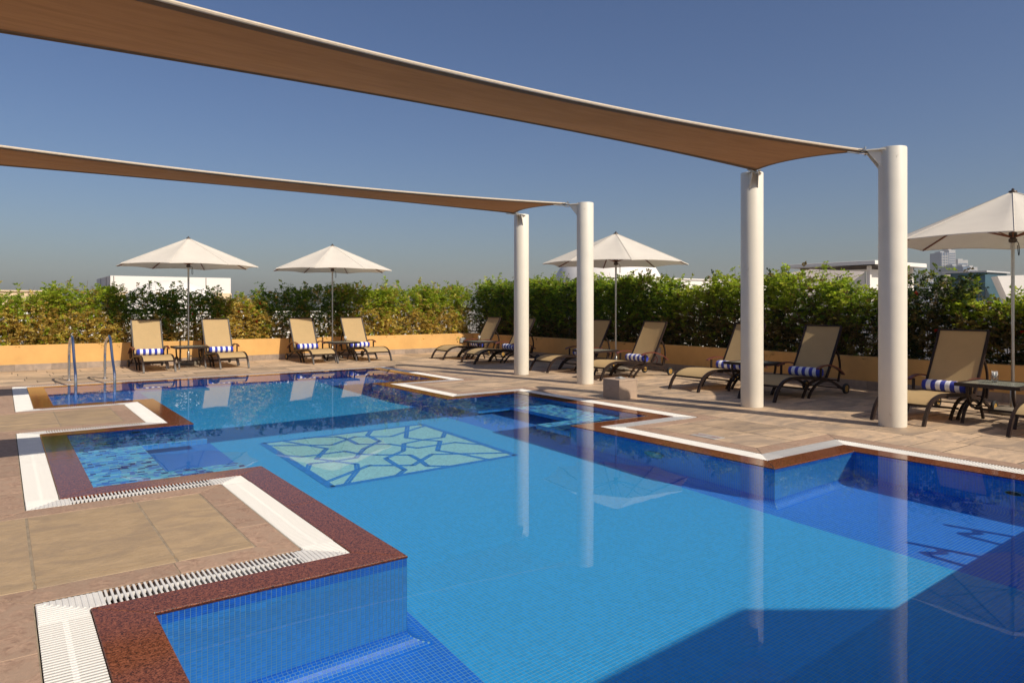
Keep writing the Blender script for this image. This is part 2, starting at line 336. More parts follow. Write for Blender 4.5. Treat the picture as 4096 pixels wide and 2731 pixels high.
def fast_quads(name, V, m, parent=None, tint=None):
    """V: (n,4,3) array of quads"""
    n = len(V); me = bpy.data.meshes.new(name)
    me.vertices.add(n*4); me.vertices.foreach_set("co", V.astype(np.float32).ravel())
    me.loops.add(n*4); me.loops.foreach_set("vertex_index", np.arange(n*4, dtype=np.int32))
    me.polygons.add(n); me.polygons.foreach_set("loop_start", np.arange(0, n*4, 4, dtype=np.int32)); me.polygons.foreach_set("loop_total", np.full(n, 4, dtype=np.int32))
    if tint is not None:
        at = me.attributes.new("tint", 'FLOAT_COLOR', 'FACE'); c = np.ones((n, 4), np.float32); c[:, :3] = tint; at.data.foreach_set("color", c.ravel())
    me.update(); me.validate(); me.materials.append(m)
    return link(name, me, parent)
def smooth_pts(pts, k=4):
    P = [mathutils.Vector(p) for p in pts]; out = []
    for i in range(len(P) - 1):
        p0, p1, p2, p3 = P[max(i-1, 0)], P[i], P[i+1], P[min(i+2, len(P)-1)]
        for j in range(k):
            t = j / k; out.append(0.5*((2*p1) + (p2-p0)*t + (2*p0-5*p1+4*p2-p3)*t*t + (-p0+3*p1-3*p2+p3)*t**3))
    out.append(P[-1]); return [tuple(p) for p in out]

# ------------------------------------------------------------------ pool plan
POOL = [(0.57,0.95),(6.67,0.95),(6.67,3.68),(5.40,3.68),(5.40,6.37),(6.67,6.37),(6.67,9.22),(5.42,9.22),(5.42,11.88),(6.67,11.88),(6.67,14.5),
        (0.60,14.5),(0.60,11.85),(1.86,11.85),(1.86,9.08),(0.58,9.08),(0.58,6.34),(1.85,6.34),(1.85,3.60),(0.57,3.60)]
NP = len(POOL)
def offset(d):
    o = []
    for i in range(NP):
        a, b, c = POOL[i-1], POOL[i], POOL[(i+1) % NP]
        def nrm(p, q):
            L_ = math.hypot(q[0]-p[0], q[1]-p[1]); return ((q[1]-p[1])/L_, -(q[0]-p[0])/L_)
        n1, n2 = nrm(a, b), nrm(b, c)
        o.append((b[0] + d*(n1[0]+n2[0]), b[1] + d*(n1[1]+n2[1])))
    return o
def bands(poly, y0, y1, x0, x1, outside=True):
    """rectangles of the region outside (or inside) a rectilinear polygon"""
    ys = sorted({y0, y1} | {p[1] for p in poly if y0 < p[1] < y1}); out = []
    for a, b in zip(ys, ys[1:]):
        m_ = (a + b) / 2; xs = sorted(poly[i][0] for i in range(len(poly)) if (poly[i][1] - m_) * (poly[(i+1) % len(poly)][1] - m_) < 0)
        if not xs:
            if outside: out.append((x0, a, x1, b))
        elif outside: out += [(x0, a, xs[0], b), (xs[-1], a, x1, b)]
        else: out.append((xs[0], a, xs[-1], b))
    return out
def camdist(x, y, z=0.0):
    """distance from the camera, pushed back when outside its field of view"""
    dx, dy = x, y; f = dx*math.sin(R(35.58)) + dy*math.cos(R(35.58)); l = dx*math.cos(R(35.58)) - dy*math.sin(R(35.58))
    v = 0.334*f
    return math.hypot(dx, dy) + (50 if (f < 0.3 or abs(l) > 0.72*f or 1.4 > 0.60*f) else 0)
WL = -0.004; DEPTH = 1.1

# ---- water
wm = MB(); wm.add([(x, y, WL) for x, y in offset(-0.001)], [tuple(range(NP))], True)
water = tag(wm.build("pool_water", M['water']), "clear still blue swimming pool water with faint ripples", "water", kind='structure')
water.cycles.is_caustics_caster = True

# ---- basin: grout shell and mosaic tiles
basin = empty("swimming_pool"); tag(basin, "notched rectangular pool basin lined with blue mosaic tiles", "pool", kind='structure')
RC = 0.12
prof = [(0.0, -0.03)]
for j in range(1, 39): prof.append((0.0, -0.03 - 0.025 * j))
for j in range(1, 9):
    a = R(90) * j / 8; prof.append((RC * (1 - math.cos(a)), -0.98 - RC * math.sin(a)))
def edge_info():
    E_ = []
    for i in range(NP):
        a, b = POOL[i], POOL[(i+1) % NP]; L_ = math.hypot(b[0]-a[0], b[1]-a[1]); t = ((b[0]-a[0])/L_, (b[1]-a[1])/L_); nin = (-t[1], t[0])
        def turn(k):
            p, q, r_ = POOL[(k-1) % NP], POOL[k % NP], POOL[(k+1) % NP]
            return 1 if ((q[0]-p[0])*(r_[1]-q[1]) - (q[1]-p[1])*(r_[0]-q[0])) > 0 else -1
        E_.append((a, b, L_, t, nin, turn(i), turn(i+1)))
    return E_
EDGES = edge_info()
shell = MB()
for (a, b, L_, t, nin, c0, c1) in EDGES:
    for (d0, z0), (d1, z1) in [((0, 0), (0, -0.98))] + [(prof[k], prof[k+1]) for k in range(38, len(prof)-1)]:
        vs = []
        for d, z in ((d0, z0), (d1, z1)):
            for s_ in (c0 * d, L_ - c1 * d): vs.append((a[0] + t[0]*s_ + nin[0]*d, a[1] + t[1]*s_ + nin[1]*d, z))
        shell.add(vs, [(0, 1, 3, 2)])
for (x0, y0, x1, y1) in bands(offset(-RC), 0.95 + RC, 14.5 - RC, 0, 0, False):
    shell.add([(x0, y0, -DEPTH), (x1, y0, -DEPTH), (x1, y1, -DEPTH), (x0, y1, -DEPTH)], [(0, 1, 2, 3)])
shell.build("basin_shell", M['ptile_grout'], basin)
P_ = 0.025; G_ = 0.0013
quads = []; tints = []; solo = []
def vary(c, n, amp=0.09):
    return np.array(c)[None, :] * (1 + rng.uniform(-amp, amp, (n, 1)))
for (a, b, L_, t, nin, c0, c1) in EDGES:
    for k in range(len(prof) - 1):
        (d0, z0), (d1, z1) = prof[k], prof[k+1]
        dx, dz = d1 - d0, z1 - z0; ln = math.hypot(dx, dz); ux, uz = dx/ln, dz/ln; nx, nz = -uz, ux   # inward/up normal in (d, z)
        s0, s1 = c0 * (d0 + d1) / 2, L_ - c1 * (d0 + d1) / 2
        n = int((s1 - s0) / P_) + 1
        s = np.arange(n) * P_ + s0; e = np.minimum(s + P_ - G_, s1); s = s + G_; ok = (e - s) > 0.004; s, e = s[ok], e[ok]
        def P3(ss, d, z):
            return np.stack([a[0] + t[0]*ss + nin[0]*d, a[1] + t[1]*ss + nin[1]*d, np.full_like(ss, z)], 1)
        da, za = d0 + ux*G_ + nx*0.002, z0 + uz*G_ + nz*0.002; db, zb = d1 - ux*G_ + nx*0.002, z1 - uz*G_ + nz*0.002
        q = np.stack([P3(s, da, za), P3(e, da, za), P3(e, db, zb), P3(s, db, zb)], 1)
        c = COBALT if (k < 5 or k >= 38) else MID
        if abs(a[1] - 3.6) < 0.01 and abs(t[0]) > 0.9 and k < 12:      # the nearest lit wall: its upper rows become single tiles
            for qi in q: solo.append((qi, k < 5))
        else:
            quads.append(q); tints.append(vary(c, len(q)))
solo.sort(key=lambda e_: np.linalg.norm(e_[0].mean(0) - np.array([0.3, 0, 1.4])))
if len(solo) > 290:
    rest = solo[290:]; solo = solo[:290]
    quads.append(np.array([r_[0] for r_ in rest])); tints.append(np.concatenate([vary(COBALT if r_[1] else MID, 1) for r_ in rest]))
tm_cache = {}
for (q, cob) in solo:
    w_ = round(float(np.linalg.norm(q[1] - q[0])), 3); h_ = round(float(np.linalg.norm(q[3] - q[0])), 4)
    key = (w_, h_, cob)
    if key not in tm_cache:
        b_ = MB(); b_.prism([(-w_/2, -h_/2), (w_/2, -h_/2), (w_/2, h_/2), (-w_/2, h_/2)], -0.002, 0.0, 0.0006)
        me = bpy.data.meshes.new("tile"); me.from_pydata([(x, -z, y) for x, y, z in b_.v], [], b_.f); me.update(); me.materials.append(M['tile_cobalt' if cob else 'tile_mid']); tm_cache[key] = me
    o = link("tile", tm_cache[key], basin); o.location = tuple(q.mean(0))
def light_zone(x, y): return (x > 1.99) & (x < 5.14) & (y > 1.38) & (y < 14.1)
gx = np.arange(math.floor(0.57 / P_), math.ceil(6.7 / P_)) * P_; gy = np.arange(math.floor(0.95 / P_), math.ceil(14.5 / P_)) * P_
X, Y = np.meshgrid(gx, gy); X, Y = X.ravel(), Y.ravel(); XC, YC = X + P_/2, Y + P_/2; ok = np.zeros(len(X), bool)
for (x0, y0, x1, y1) in bands(offset(-RC), 0.95 + RC, 14.5 - RC, 0, 0, False): ok |= (XC > x0 - 0.02) & (XC < x1 + 0.02) & (YC >= y0 - 0.02) & (YC < y1 + 0.02)
ok &= ~((X > 2.52) & (X + P_ < 4.60) & (Y > 6.38) & (Y + P_ < 8.53))
ax, bx, ay, by = X[ok] + G_, X[ok] + P_ - G_, Y[ok] + G_, Y[ok] + P_ - G_; z = np.full_like(ax, -DEPTH + 0.002)
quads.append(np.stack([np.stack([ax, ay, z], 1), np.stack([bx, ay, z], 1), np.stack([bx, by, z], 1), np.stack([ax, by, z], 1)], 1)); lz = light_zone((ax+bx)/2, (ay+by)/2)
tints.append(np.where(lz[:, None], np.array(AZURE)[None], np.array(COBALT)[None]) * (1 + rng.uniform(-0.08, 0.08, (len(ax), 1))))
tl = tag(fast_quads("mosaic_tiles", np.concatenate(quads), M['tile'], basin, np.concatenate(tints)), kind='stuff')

# ---- mosaic benches in the two middle recesses
BT, BB = -0.37, -0.62
MOS = np.array([(0.14, 0.62, 0.85), (0.1, 0.42, 0.85), (0.05, 0.22, 0.7), (0.02, 0.06, 0.28), (0.25, 0.68, 0.85)]); MOSP = [0.34, 0.28, 0.14, 0.1, 0.14]
def bench(rects, fronts, label):
    root = empty("underwater_bench"); tag(root, label, "pool bench", "mosaic benches in the pool recesses")
    sl_ = MB(); qs = []; ts = []
    for (x0, y0, x1, y1) in rects:
        sl_.box(x0, y0, BB, x1, y1, BT - 0.002)
        for gy in np.arange(y0, y1 - 0.01, 0.045):
            x = x0 + rng.uniform(0, 0.02)
            while x < x1 - 0.012:
                w_ = rng.choice([0.045, 0.06, 0.09]); e_ = min(x + w_, x1)
                qs.append([(x+G_, gy+G_, BT), (e_-G_, gy+G_, BT), (e_-G_, min(gy+0.045, y1)-G_, BT), (x+G_, min(gy+0.045, y1)-G_, BT)])
                ts.append(MOS[rng.choice(5, p=MOSP)] * rng.uniform(0.85, 1.15)); x = e_
    for (ax, ay, bx, by) in fronts:       # vertical front faces, outward normal to the right of a->b reversed
        L_ = math.hypot(bx-ax, by-ay); tx, ty = (bx-ax)/L_, (by-ay)/L_; nx, ny = ty, -tx
        n = max(1, int(L_ / 0.05))
        for i in range(n):
            for z0 in np.arange(BB, BT - 0.01, 0.0625):
                s0, s1 = i*L_/n + G_, (i+1)*L_/n - G_
                qs.append([(ax+tx*s0+nx*0.002, ay+ty*s0+ny*0.002, z0+G_), (ax+tx*s1+nx*0.002, ay+ty*s1+ny*0.002, z0+G_), (ax+tx*s1+nx*0.002, ay+ty*s1+ny*0.002, z0+0.0625-G_), (ax+tx*s0+nx*0.002, ay+ty*s0+ny*0.002, z0+0.0625-G_)])
                ts.append(np.array(MID) * rng.uniform(0.95, 1.3))
    sl_.build("slab", M['ptile_grout'], root); tag(fast_quads("mosaic_tiles", np.array(qs), M['tile'], root, np.array(ts)), kind='stuff')
bench([(0.583, 8.36, 1.855, 9.077), (0.583, 7.0, 1.205, 8.36), (0.583, 6.343, 1.845, 7.0)],
      [(1.205, 8.36, 1.855, 8.36), (1.855, 8.36, 1.855, 9.077), (1.205, 7.0, 1.205, 8.36), (1.845, 7.0, 1.205, 7.0), (1.845, 6.343, 1.845, 7.0)],
      "U-shaped blue mosaic bench under water in the left pool recess")
bench([(5.405, 8.36, 6.667, 9.217), (5.97, 7.0, 6.667, 8.36), (5.38, 6.373, 6.667, 7.0)],
      [(5.405, 8.36, 5.97, 8.36), (5.405, 9.217, 5.405, 8.36), (5.97, 8.36, 5.97, 7.0), (5.97, 7.0, 5.38, 7.0), (5.38, 7.0, 5.38, 6.373)],
      "U-shaped blue mosaic bench under water in the right pool recess")

# ---- star medallion on the pool floor
med = empty("floor_medallion", (3.56, 7.455, -DEPTH)); tag(med, "square aqua mosaic panel with blue interlaced star lines on the pool floor", "mosaic panel")
HS = 1.035
MB().add([(-HS, -HS-0.02, 0.001), (HS, -HS-0.02, 0.001), (HS, HS+0.02, 0.001), (-HS, HS+0.02, 0.001)], [(0, 1, 2, 3)]).build("panel_bed", M['ptile_grout'], med)
LINES = [[(-0.81,1.06),(-0.53,0.41),(-0.80,0.01),(-0.68,-0.19),(-0.43,-0.18),(-0.18,0.17),(0.13,0.42),(0.15,0.82),(0.31,1.06)],
 [(-1.05,-0.4),(-0.93,-0.15),(-0.68,-0.19),(-0.53,-0.43),(-0.62,-0.66),(-0.9,-1.05)],
 [(-1.02,0.91),(-0.41,0.55),(-0.01,0.83),(0.36,0.59),(1.03,0.96)],
 [(-1.03,0.34),(-0.9,0.18),(-0.41,0.17),(-0.33,-0.05),(-0.18,-0.19),(0.11,-0.4),(0.09,-0.66),(0.04,-0.92),(0.22,-1.05)],
 [(-0.41,1.06),(-0.19,0.95),(-0.14,0.75),(-0.15,0.42),(0.16,0.21),(0.33,-0.15),(0.84,-0.14),(1.03,-0.42)],
 [(0.83,1.06),(0.48,0.42),(0.59,0.2),(0.73,0.02),(0.46,-0.39),(0.59,-0.67),(0.7,-1.05)],
 [(1.03,0.42),(0.86,0.18),(0.59,0.2),(0.31,0.14),(0.14,-0.18),(-0.18,-0.39),(-0.21,-0.7),(-0.22,-0.92),(-0.36,-1.05)],
 [(1.03,-0.92),(0.32,-0.51),(-0.07,-0.81),(-0.45,-0.56),(-1.03,-0.89)]]
g = np.arange(-HS, HS, 0.0253); X, Y = np.meshgrid(g, np.arange(-HS-0.02, HS+0.02, 0.0253)); X, Y = X.ravel(), Y.ravel(); Z = np.full_like(X, 0.003)
e = 0.0253 - G_
q = np.stack([np.stack([X+G_, Y+G_, Z], 1), np.stack([X+e, Y+G_, Z], 1), np.stack([X+e, Y+e, Z], 1), np.stack([X+G_, Y+e, Z], 1)], 1)
tag(fast_quads("aqua_tiles", q, M['tile'], med, vary(AQUA, len(X), 0.1)), kind='stuff')
bw = 0.0
def strip_quads(pts, w_, z):
    out = []
    for (p, q_) in zip(pts, pts[1:]):
        p, q_ = np.array(p), np.array(q_); d = q_ - p; L_ = np.linalg.norm(d); d = d / L_; nn = np.array([-d[1], d[0]])
        k = max(1, int(round((L_ + 0.02) / 0.05)))
        for i in range(k):
            for sd in (-1, 1):
                a_ = p + d * (-0.01 + (L_+0.02)*i/k + G_); b_ = p + d * (-0.01 + (L_+0.02)*(i+1)/k - G_)
                u, v_ = nn * (0.0015 if sd > 0 else -w_/2), nn * (w_/2 if sd > 0 else -0.0015)
                out.append([(*(a_+u), z), (*(b_+u), z), (*(b_+v_), z), (*(a_+v_), z)])
    return out
for i, ln in enumerate(LINES):
    qs = np.array(strip_quads(ln, 0.058, 0.006 + 0.0008 * i)); tag(fast_quads("line_band", qs, M['tile'], med, vary(BAND, len(qs), 0.12)))
bd = [(-HS-0.02,-HS-0.04),(HS+0.02,-HS-0.04),(HS+0.02,HS+0.04),(-HS-0.02,HS+0.04),(-HS-0.02,-HS-0.04)]
qs = np.array(strip_quads(bd, 0.075, 0.0145)); fast_quads("border_band", qs, M['tile'], med, vary(BAND, len(qs), 0.12))

# ---- pool fittings
def fitting(loc, nx, ny, r, name, label, cat, lens):
    o = empty(name, loc, math.atan2(ny, nx)); tag(o, label, cat)
    MB().lathe([(0, 0.003), (r*0.97, 0.003), (r, 0.012), (r*0.86, 0.022), (r*0.8, 0.016)], 28, 0, 0, 'x').build("rim", M['lens'], o)
    MB().lathe([(r*0.8, 0.014), (r*0.5, 0.02), (0.0001, 0.022)] if lens else [(r*0.8, 0.012), (r*0.4, 0.006), (0.0001, 0.004)], 24, 0, 0, 'x').build("lens" if lens else "nozzle", M['lens'] if lens else M['tyre'], o)
fitting((5.395, 5.06, -0.5), -1, 0, 0.13, "pool_light", "round pale underwater light on the right pool wall", "pool light", True)
fitting((5.415, 10.36, -0.43), -1, 0, 0.07, "water_inlet", "round water inlet on the far right pool wall near the hedge reflection", "pool inlet", False)
fitting((6.665, 2.34, -0.5), -1, 0, 0.07, "water_inlet", "round water inlet on the near right pool wall at the frame edge", "pool inlet", False)
fitting((1.25, 9.075, -0.2), 0, -1, 0.055, "water_inlet", "round water inlet above the left underwater bench", "pool inlet", False)

# ------------------------------------------------------------------ coping, gutter, deck
def ring_pieces(a, b, maxlen, z0, z1, gap, ch, inner_over=0.0):
    A, B = offset(a), offset(b); out = []
    for i in range(NP):
        j = (i+1) % NP; p0, p1, q0, q1 = A[i], A[j], B[i], B[j]
        L_ = math.hypot(p1[0]-p0[0], p1[1]-p0[1]); n = max(1, round(L_ / maxlen))
        for k in range(n):
            t0, t1 = k/n, (k+1)/n
            # cut square except at the mitred ends
            t = ((p1[0]-p0[0])/L_, (p1[1]-p0[1])/L_)
            def at(P, s_): return (P[0] + t[0]*s_, P[1] + t[1]*s_)
            a0 = p0 if k == 0 else at(p0, L_*t0); b0 = q0 if k == 0 else (a0[0] + t[1]*(b-a), a0[1] - t[0]*(b-a))
            a1 = p1 if k == n-1 else at(p0, L_*t1); b1 = q1 if k == n-1 else (a1[0] + t[1]*(b-a), a1[1] - t[0]*(b-a))
            poly = [b0, b1, a1, a0]
            m_ = MB(); P = [mathutils.Vector(p) for p in poly]
            c = sum(P, mathutils.Vector((0, 0))) / 4
            ins = []
            for ii in range(4):
                e1 = (P[ii]-P[ii-1]).normalized(); e2 = (P[(ii+1) % 4]-P[ii]).normalized()
                n1 = mathutils.Vector((-e1.y, e1.x)); n2 = mathutils.Vector((-e2.y, e2.x)); kk = n1+n2
                ins.append(P[ii] + kk * (gap / max(0.15, kk.dot(n1))))
            dz = random.uniform(-0.0005, 0.0005)
            out.append((m_.prism([tuple(p) for p in ins], z0, z1+dz, ch), tuple(c)))
    return out
coping = empty("pool_coping"); tag(coping, "polished red granite coping round the pool edge", "coping", kind='structure')
for m_, c in ring_pieces(-0.006, 0.23, 1.3, -0.03, 0.0, 0.0008, 0.003): m_.build("coping_slab", M['granite'], coping)
sub = MB()
A, B = offset(0.0), offset(0.23)
for i in range(NP):
    j = (i+1) % NP; sub.add([(*A[i], -0.031), (*A[j], -0.031), (*B[j], -0.031), (*B[i], -0.031), (*B[i], -0.1), (*B[j], -0.1)], [(0, 3, 2, 1), (3, 4, 5, 2)])
A, B = offset(0.23), offset(0.44)
for i in range(NP):
    j = (i+1) % NP; sub.add([(*A[i], -0.1), (*A[j], -0.1), (*B[j], -0.1), (*B[i], -0.1), (*B[i], -0.036), (*B[j], -0.036)], [(0, 3, 2, 1), (3, 4, 5, 2)])
gutter = empty("overflow_gutter"); tag(gutter, "white slatted overflow grating around the pool outside the coping", "drain grate", kind='structure')
sub.build("channel", M['channel'], gutter)
slats = []; corner = []; spine = MB()
GI, GO = 0.234, 0.436; SP = 0.025
for i in range(NP):
    a, b, L_, t, nin, c0, c1 = EDGES[i]; nout = (-nin[0], -nin[1])
    e0, e1 = (0.44 + 0.05, L_ + 0.0) , None
    # straight run between corner plates: concave corners of the pool widen outwards, convex narrow
    s0 = (-0.44 * c0 if c0 < 0 else 0.0) ; s1 = L_ - (0.44 if c1 < 0 else 0.0)
    s0 = 0.44 + 0.045 if c0 < 0 else -0.23 + 0.045 if c0 > 0 else 0
    s0 = (0.44 + 0.045) if c0 < 0 else (-0.23 + 0.06)
    s1 = L_ - ((0.44 + 0.045) if c1 < 0 else (-0.23 + 0.06))
    n = int((s1 - s0) / SP); pad = ((s1 - s0) - n * SP) / 2
    def W(s_, o_): return (a[0] + t[0]*s_ + nout[0]*o_, a[1] + t[1]*s_ + nout[1]*o_)
    for k in range(n):
        sc = s0 + pad + (k + 0.5) * SP; c = W(sc, (GI+GO)/2); slats.append((c, abs(t[0]) > 0.5, camdist(*c)))
    pa, pb, pc, pd = W(s0+pad, 0.324), W(s1-pad, 0.324), W(s1-pad, 0.346), W(s0+pad, 0.346)
    spine.prism([pd, pc, pb, pa], -0.02, -0.0045)
    # corner plates: two mitred halves per corner, each half built with its edge
    A_, B_ = offset(GI), offset(GO)
    for (ci, send) in ((i, s0+pad), ((i+1) % NP, s1-pad)):
        p_in, p_out = A_[ci], B_[ci]; q_in, q_out = W(send, GI), W(send, GO)
        poly = [p_in, q_in, q_out, p_out]
        ar = sum(poly[k][0]*poly[(k+1) % 4][1] - poly[(k+1) % 4][0]*poly[k][1] for k in range(4))
        if ar < 0: poly.reverse()
        mc = MB(); mc.prism(poly, -0.022, -0.004, 0.002)
        # ridges parallel to the slats
        lo, hi = min(p[0]*t[0]+p[1]*t[1] for p in poly), max(p[0]*t[0]+p[1]*t[1] for p in poly)
        base = a[0]*t[0] + a[1]*t[1]
        mi = (p_in[0]*t[0]+p_in[1]*t[1]) - base; mo = (p_out[0]*t[0]+p_out[1]*t[1]) - base
        r0, r1 = sorted((send, mi)); kk = r0 + SP/2
        lo_s, hi_s = min(send, mi, mo), max(send, mi, mo); kk = lo_s + SP/2
        while kk < hi_s:
            # extent across the grate at this station
            if min(mi, mo) < kk < max(mi, mo):
                f_ = (kk - mi) / (mo - mi); om = GI + f_ * (GO - GI)
                inside_lo = (send > max(mi, mo)) or (send < min(mi, mo))
                side_in = (abs(send - mi) > abs(send - mo))
                o0, o1 = (GI, om) if side_in else (om, GO)
            else: o0, o1 = GI, GO
            if o1 - o0 > 0.02:
                pp = [W(kk-0.006, o0+0.004), W(kk+0.006, o0+0.004), W(kk+0.006, o1-0.004), W(kk-0.006, o1-0.004)]
                ar = sum(pp[k][0]*pp[(k+1) % 4][1] - pp[(k+1) % 4][0]*pp[k][1] for k in range(4))
                if ar < 0: pp.reverse()
                mc.prism(pp, -0.005, -0.0008, 0.001)
            kk += SP
        mc.build("corner_plate", M['grate'], gutter)
tag(spine.build("spine", M['grate'], gutter), kind='stuff')
slats.sort(key=lambda s_: s_[2])
def slat_mesh(alongx):
    b_ = MB(); h_ = (GO - GI) / 2
    if alongx: b_.box(-0.0058, -h_, -0.006, 0.0058, h_, -0.001, 0.0015).box(-0.0022, -h_*0.98, -0.03, 0.0022, h_*0.98, -0.0061)
    else: b_.box(-h_, -0.0058, -0.006, h_, 0.0058, -0.001, 0.0015).box(-h_*0.98, -0.0022, -0.03, h_*0.98, 0.0022, -0.0061)
    return b_
SM = {}
for k in (True, False):
    b_ = slat_mesh(k); me = bpy.data.meshes.new("slat"); me.from_pydata(b_.v, [], b_.f); me.update(); me.materials.append(M['grate']); SM[k] = (me, b_)
rest = MB()
for idx, (c, ax_, d_) in enumerate(slats):
    if idx < 290: o = link("slat", SM[ax_][0], gutter); o.location = (c[0], c[1], 0)
    else:
        b_ = SM[ax_][1]; rest.add([(x+c[0], y+c[1], z) for x, y, z in b_.v], b_.f)
tag(rest.build("far_slats", M['grate'], gutter), kind='stuff')

deck = empty("pool_deck"); tag(deck, "stone paved pool deck with pink granite border slabs", "deck", kind='structure')
DX0, DX1, DY0, DY1 = -5.0, 11.75, -4.0, 18.5
base = MB()
for (x0, y0, x1, y1) in bands(offset(0.44), DY0, DY1, DX0, DX1): base.add([(x0, y0, -0.036), (x1, y0, -0.036), (x1, y1, -0.036), (x0, y1, -0.036)], [(0, 1, 2, 3)])
base.build("mortar_bed", M['grout'], deck)
for side, key in ((0, 'grout'), (1, 'grout_dark')):      # grout filled nearly to the top of the joints
    fill = MB()
    for (x0, y0, x1, y1) in bands(offset(0.441), DY0, DY1, DX0, DX1):
        cuts = [(x0, x1)] if (x1 <= 3.6 or x0 >= 3.6) else [(x0, 3.6), (3.6, x1)]
        for (xa, xb) in cuts:
            if (xa >= 3.6 or y0 > 14.9) == bool(side): fill.add([(xa, y0, -0.003), (xb, y0, -0.003), (xb, y1, -0.003), (xa, y1, -0.003)], [(0, 1, 2, 3)])
    fill.build("joint_fill", M[key], deck)
for m_, c in ring_pieces(0.443, 0.642, 0.62, -0.03, -0.0005, 0.0028, 0.002):
    m_.build("border_slab", M['pink'], deck)
pav = []
def lay(x0, y0, x1, y1, cw, lens, m_, alongx=False):
    """courses of width cw; slabs of varying length along the other axis"""
    u0, u1, v0, v1 = (y0, y1, x0, x1) if alongx else (x0, x1, y0, y1)
    n = max(1, round((u1-u0) / cw)); w_ = (u1-u0) / n
    for i in range(n):
        v = v0
        first = True
        while v < v1 - 1e-6:
            l_ = random.choice(lens) * (random.uniform(0.4, 1) if first else 1); first = False
            e_ = v + l_
            if v1 - e_ < 0.18: e_ = v1
            a_, b_ = u0 + i*w_, u0 + (i+1)*w_
            pav.append(((v, a_, e_, b_) if alongx else (a_, v, b_, e_), m_)); v = e_
O64 = offset(0.644)
RX = 6.67 + 0.644; LX_ = 0.57 - 0.644
lay(RX, DY0, DX1, DY1, 0.6, [0.33, 0.45, 0.45, 0.62, 0.62], 'sand')
lay(LX_, 14.5+0.644, RX, DY1, 0.42, [0.6, 0.9, 1.3], 'sand', True)
lay(DX0, DY0, LX_, DY1, 0.62, [0.7, 1.0, 1.35], 'sand_left')
lay(LX_, DY0, RX, 0.95-0.644, 0.6, [0.6, 0.9], 'sand_left')
for (x0, y0, x1, y1) in bands(O64, 0.95-0.644, 14.5+0.644, LX_, RX):
    if x1 - x0 < 0.1: continue
    if x0 < 3:
        if y0 > 3 and y0 < 6:      # the near left peninsula: joints as in the photograph
            for xa, xb in ((LX_, 0.14), (0.14, 0.79), (0.79, x1)): pav.append(((xa, y0, xb, 4.355), 'sand_left')); pav.append(((xa, 4.355, xb, y1), 'sand_left'))
        else: lay(x0, y0, x1, y1, 0.66, [0.55, 0.95], 'sand_left')
    else: lay(x0, y0, x1, y1, 0.6, [0.33, 0.45, 0.62], 'sand')
pav.sort(key=lambda p: camdist((p[0][0]+p[0][2])/2, (p[0][1]+p[0][3])/2))
rest = {'sand': MB(), 'sand_left': MB()}
for i, ((x0, y0, x1, y1), m_) in enumerate(pav):
    g_ = 0.0055 if m_ == 'sand' else 0.0045; dz = random.uniform(-0.0008, 0.0008)
    tgt = MB() if i < 285 else rest[m_]
    w0 = [random.uniform(0, 0.0018) for _ in range(4)]
    tgt.box(x0+g_+w0[0], y0+g_+w0[1], -0.03, x1-g_-w0[2], y1-g_-w0[3], -0.001+dz, 0.003)
    if i < 285: tgt.build("paver", M[m_], deck)
for k, v_ in rest.items():
    if v_.v: tag(v_.build("distant_pavers", M[k], deck), kind='stuff')
# depth plaque let into the near right peninsula
pq = empty("depth_plaque", (6.14, 5.0, 0.0), R(-90)); tag(pq, "small pale stone plaque with depth lettering set in the deck by the right grating", "plaque")
MB().box(-0.165, -0.085, -0.02, 0.165, 0.085, 0.003, 0.002).build("tablet", mat("plaque_stone", (0.42, 0.39, 0.36), 0.6, noise=0.15, nscale=20), pq)
fc = bpy.data.curves.new("lettering", 'FONT'); fc.body = "3.5FT 1.05M"; fc.size = 0.062; fc.align_x = 'CENTER'; fc.align_y = 'CENTER'
fo = bpy.data.objects.new("lettering", fc); COL.objects.link(fo); bpy.context.view_layer.update(); tmesh = bpy.data.meshes.new_from_object(fo.evaluated_get(bpy.context.evaluated_depsgraph_get())); bpy.data.objects.remove(fo)
tmesh.materials.clear(); tmesh.materials.append(M['red']); fo = tag(link("lettering", tmesh, pq), kind='stuff'); fo.location = (0, 0, 0.005)
# pedestal box on the deck
bx = empty("stone_pedestal", (7.635, 7.86, 0), 0); tag(bx, "low square stone-clad box with a small grey fitting on top by the right recess", "pedestal")
pm = stone("pedestal_stone", (0.46, 0.34, 0.24), (0.36, 0.26, 0.19), (0.4, 0.29, 0.21), 8, (1, 1, 2), 0.6, 0.4, 25, 0.1)
MB().box(-0.165, -0.155, 0, 0.165, 0.155, 0.27).build("core", M['grout'], bx)
for (x0, y0, x1, y1) in ((-0.185, -0.175, -0.165, 0.175), (0.165, -0.175, 0.185, 0.175), (-0.164, -0.175, 0.164, -0.156), (-0.164, 0.156, 0.164, 0.175)):
    MB().box(x0, y0, 0, x1, y1, 0.265, 0.001).build("cladding_panel", pm, bx)
MB().box(-0.19, -0.18, 0.267, 0.19, 0.18, 0.29, 0.003).build("lid", pm, bx)
MB().box(-0.055, -0.05, 0.291, 0.055, 0.05, 0.304, 0.003).box(-0.03, -0.02, 0.304, 0.03, 0.02, 0.318, 0.003).build("fitting", M['glass_grey'], bx)

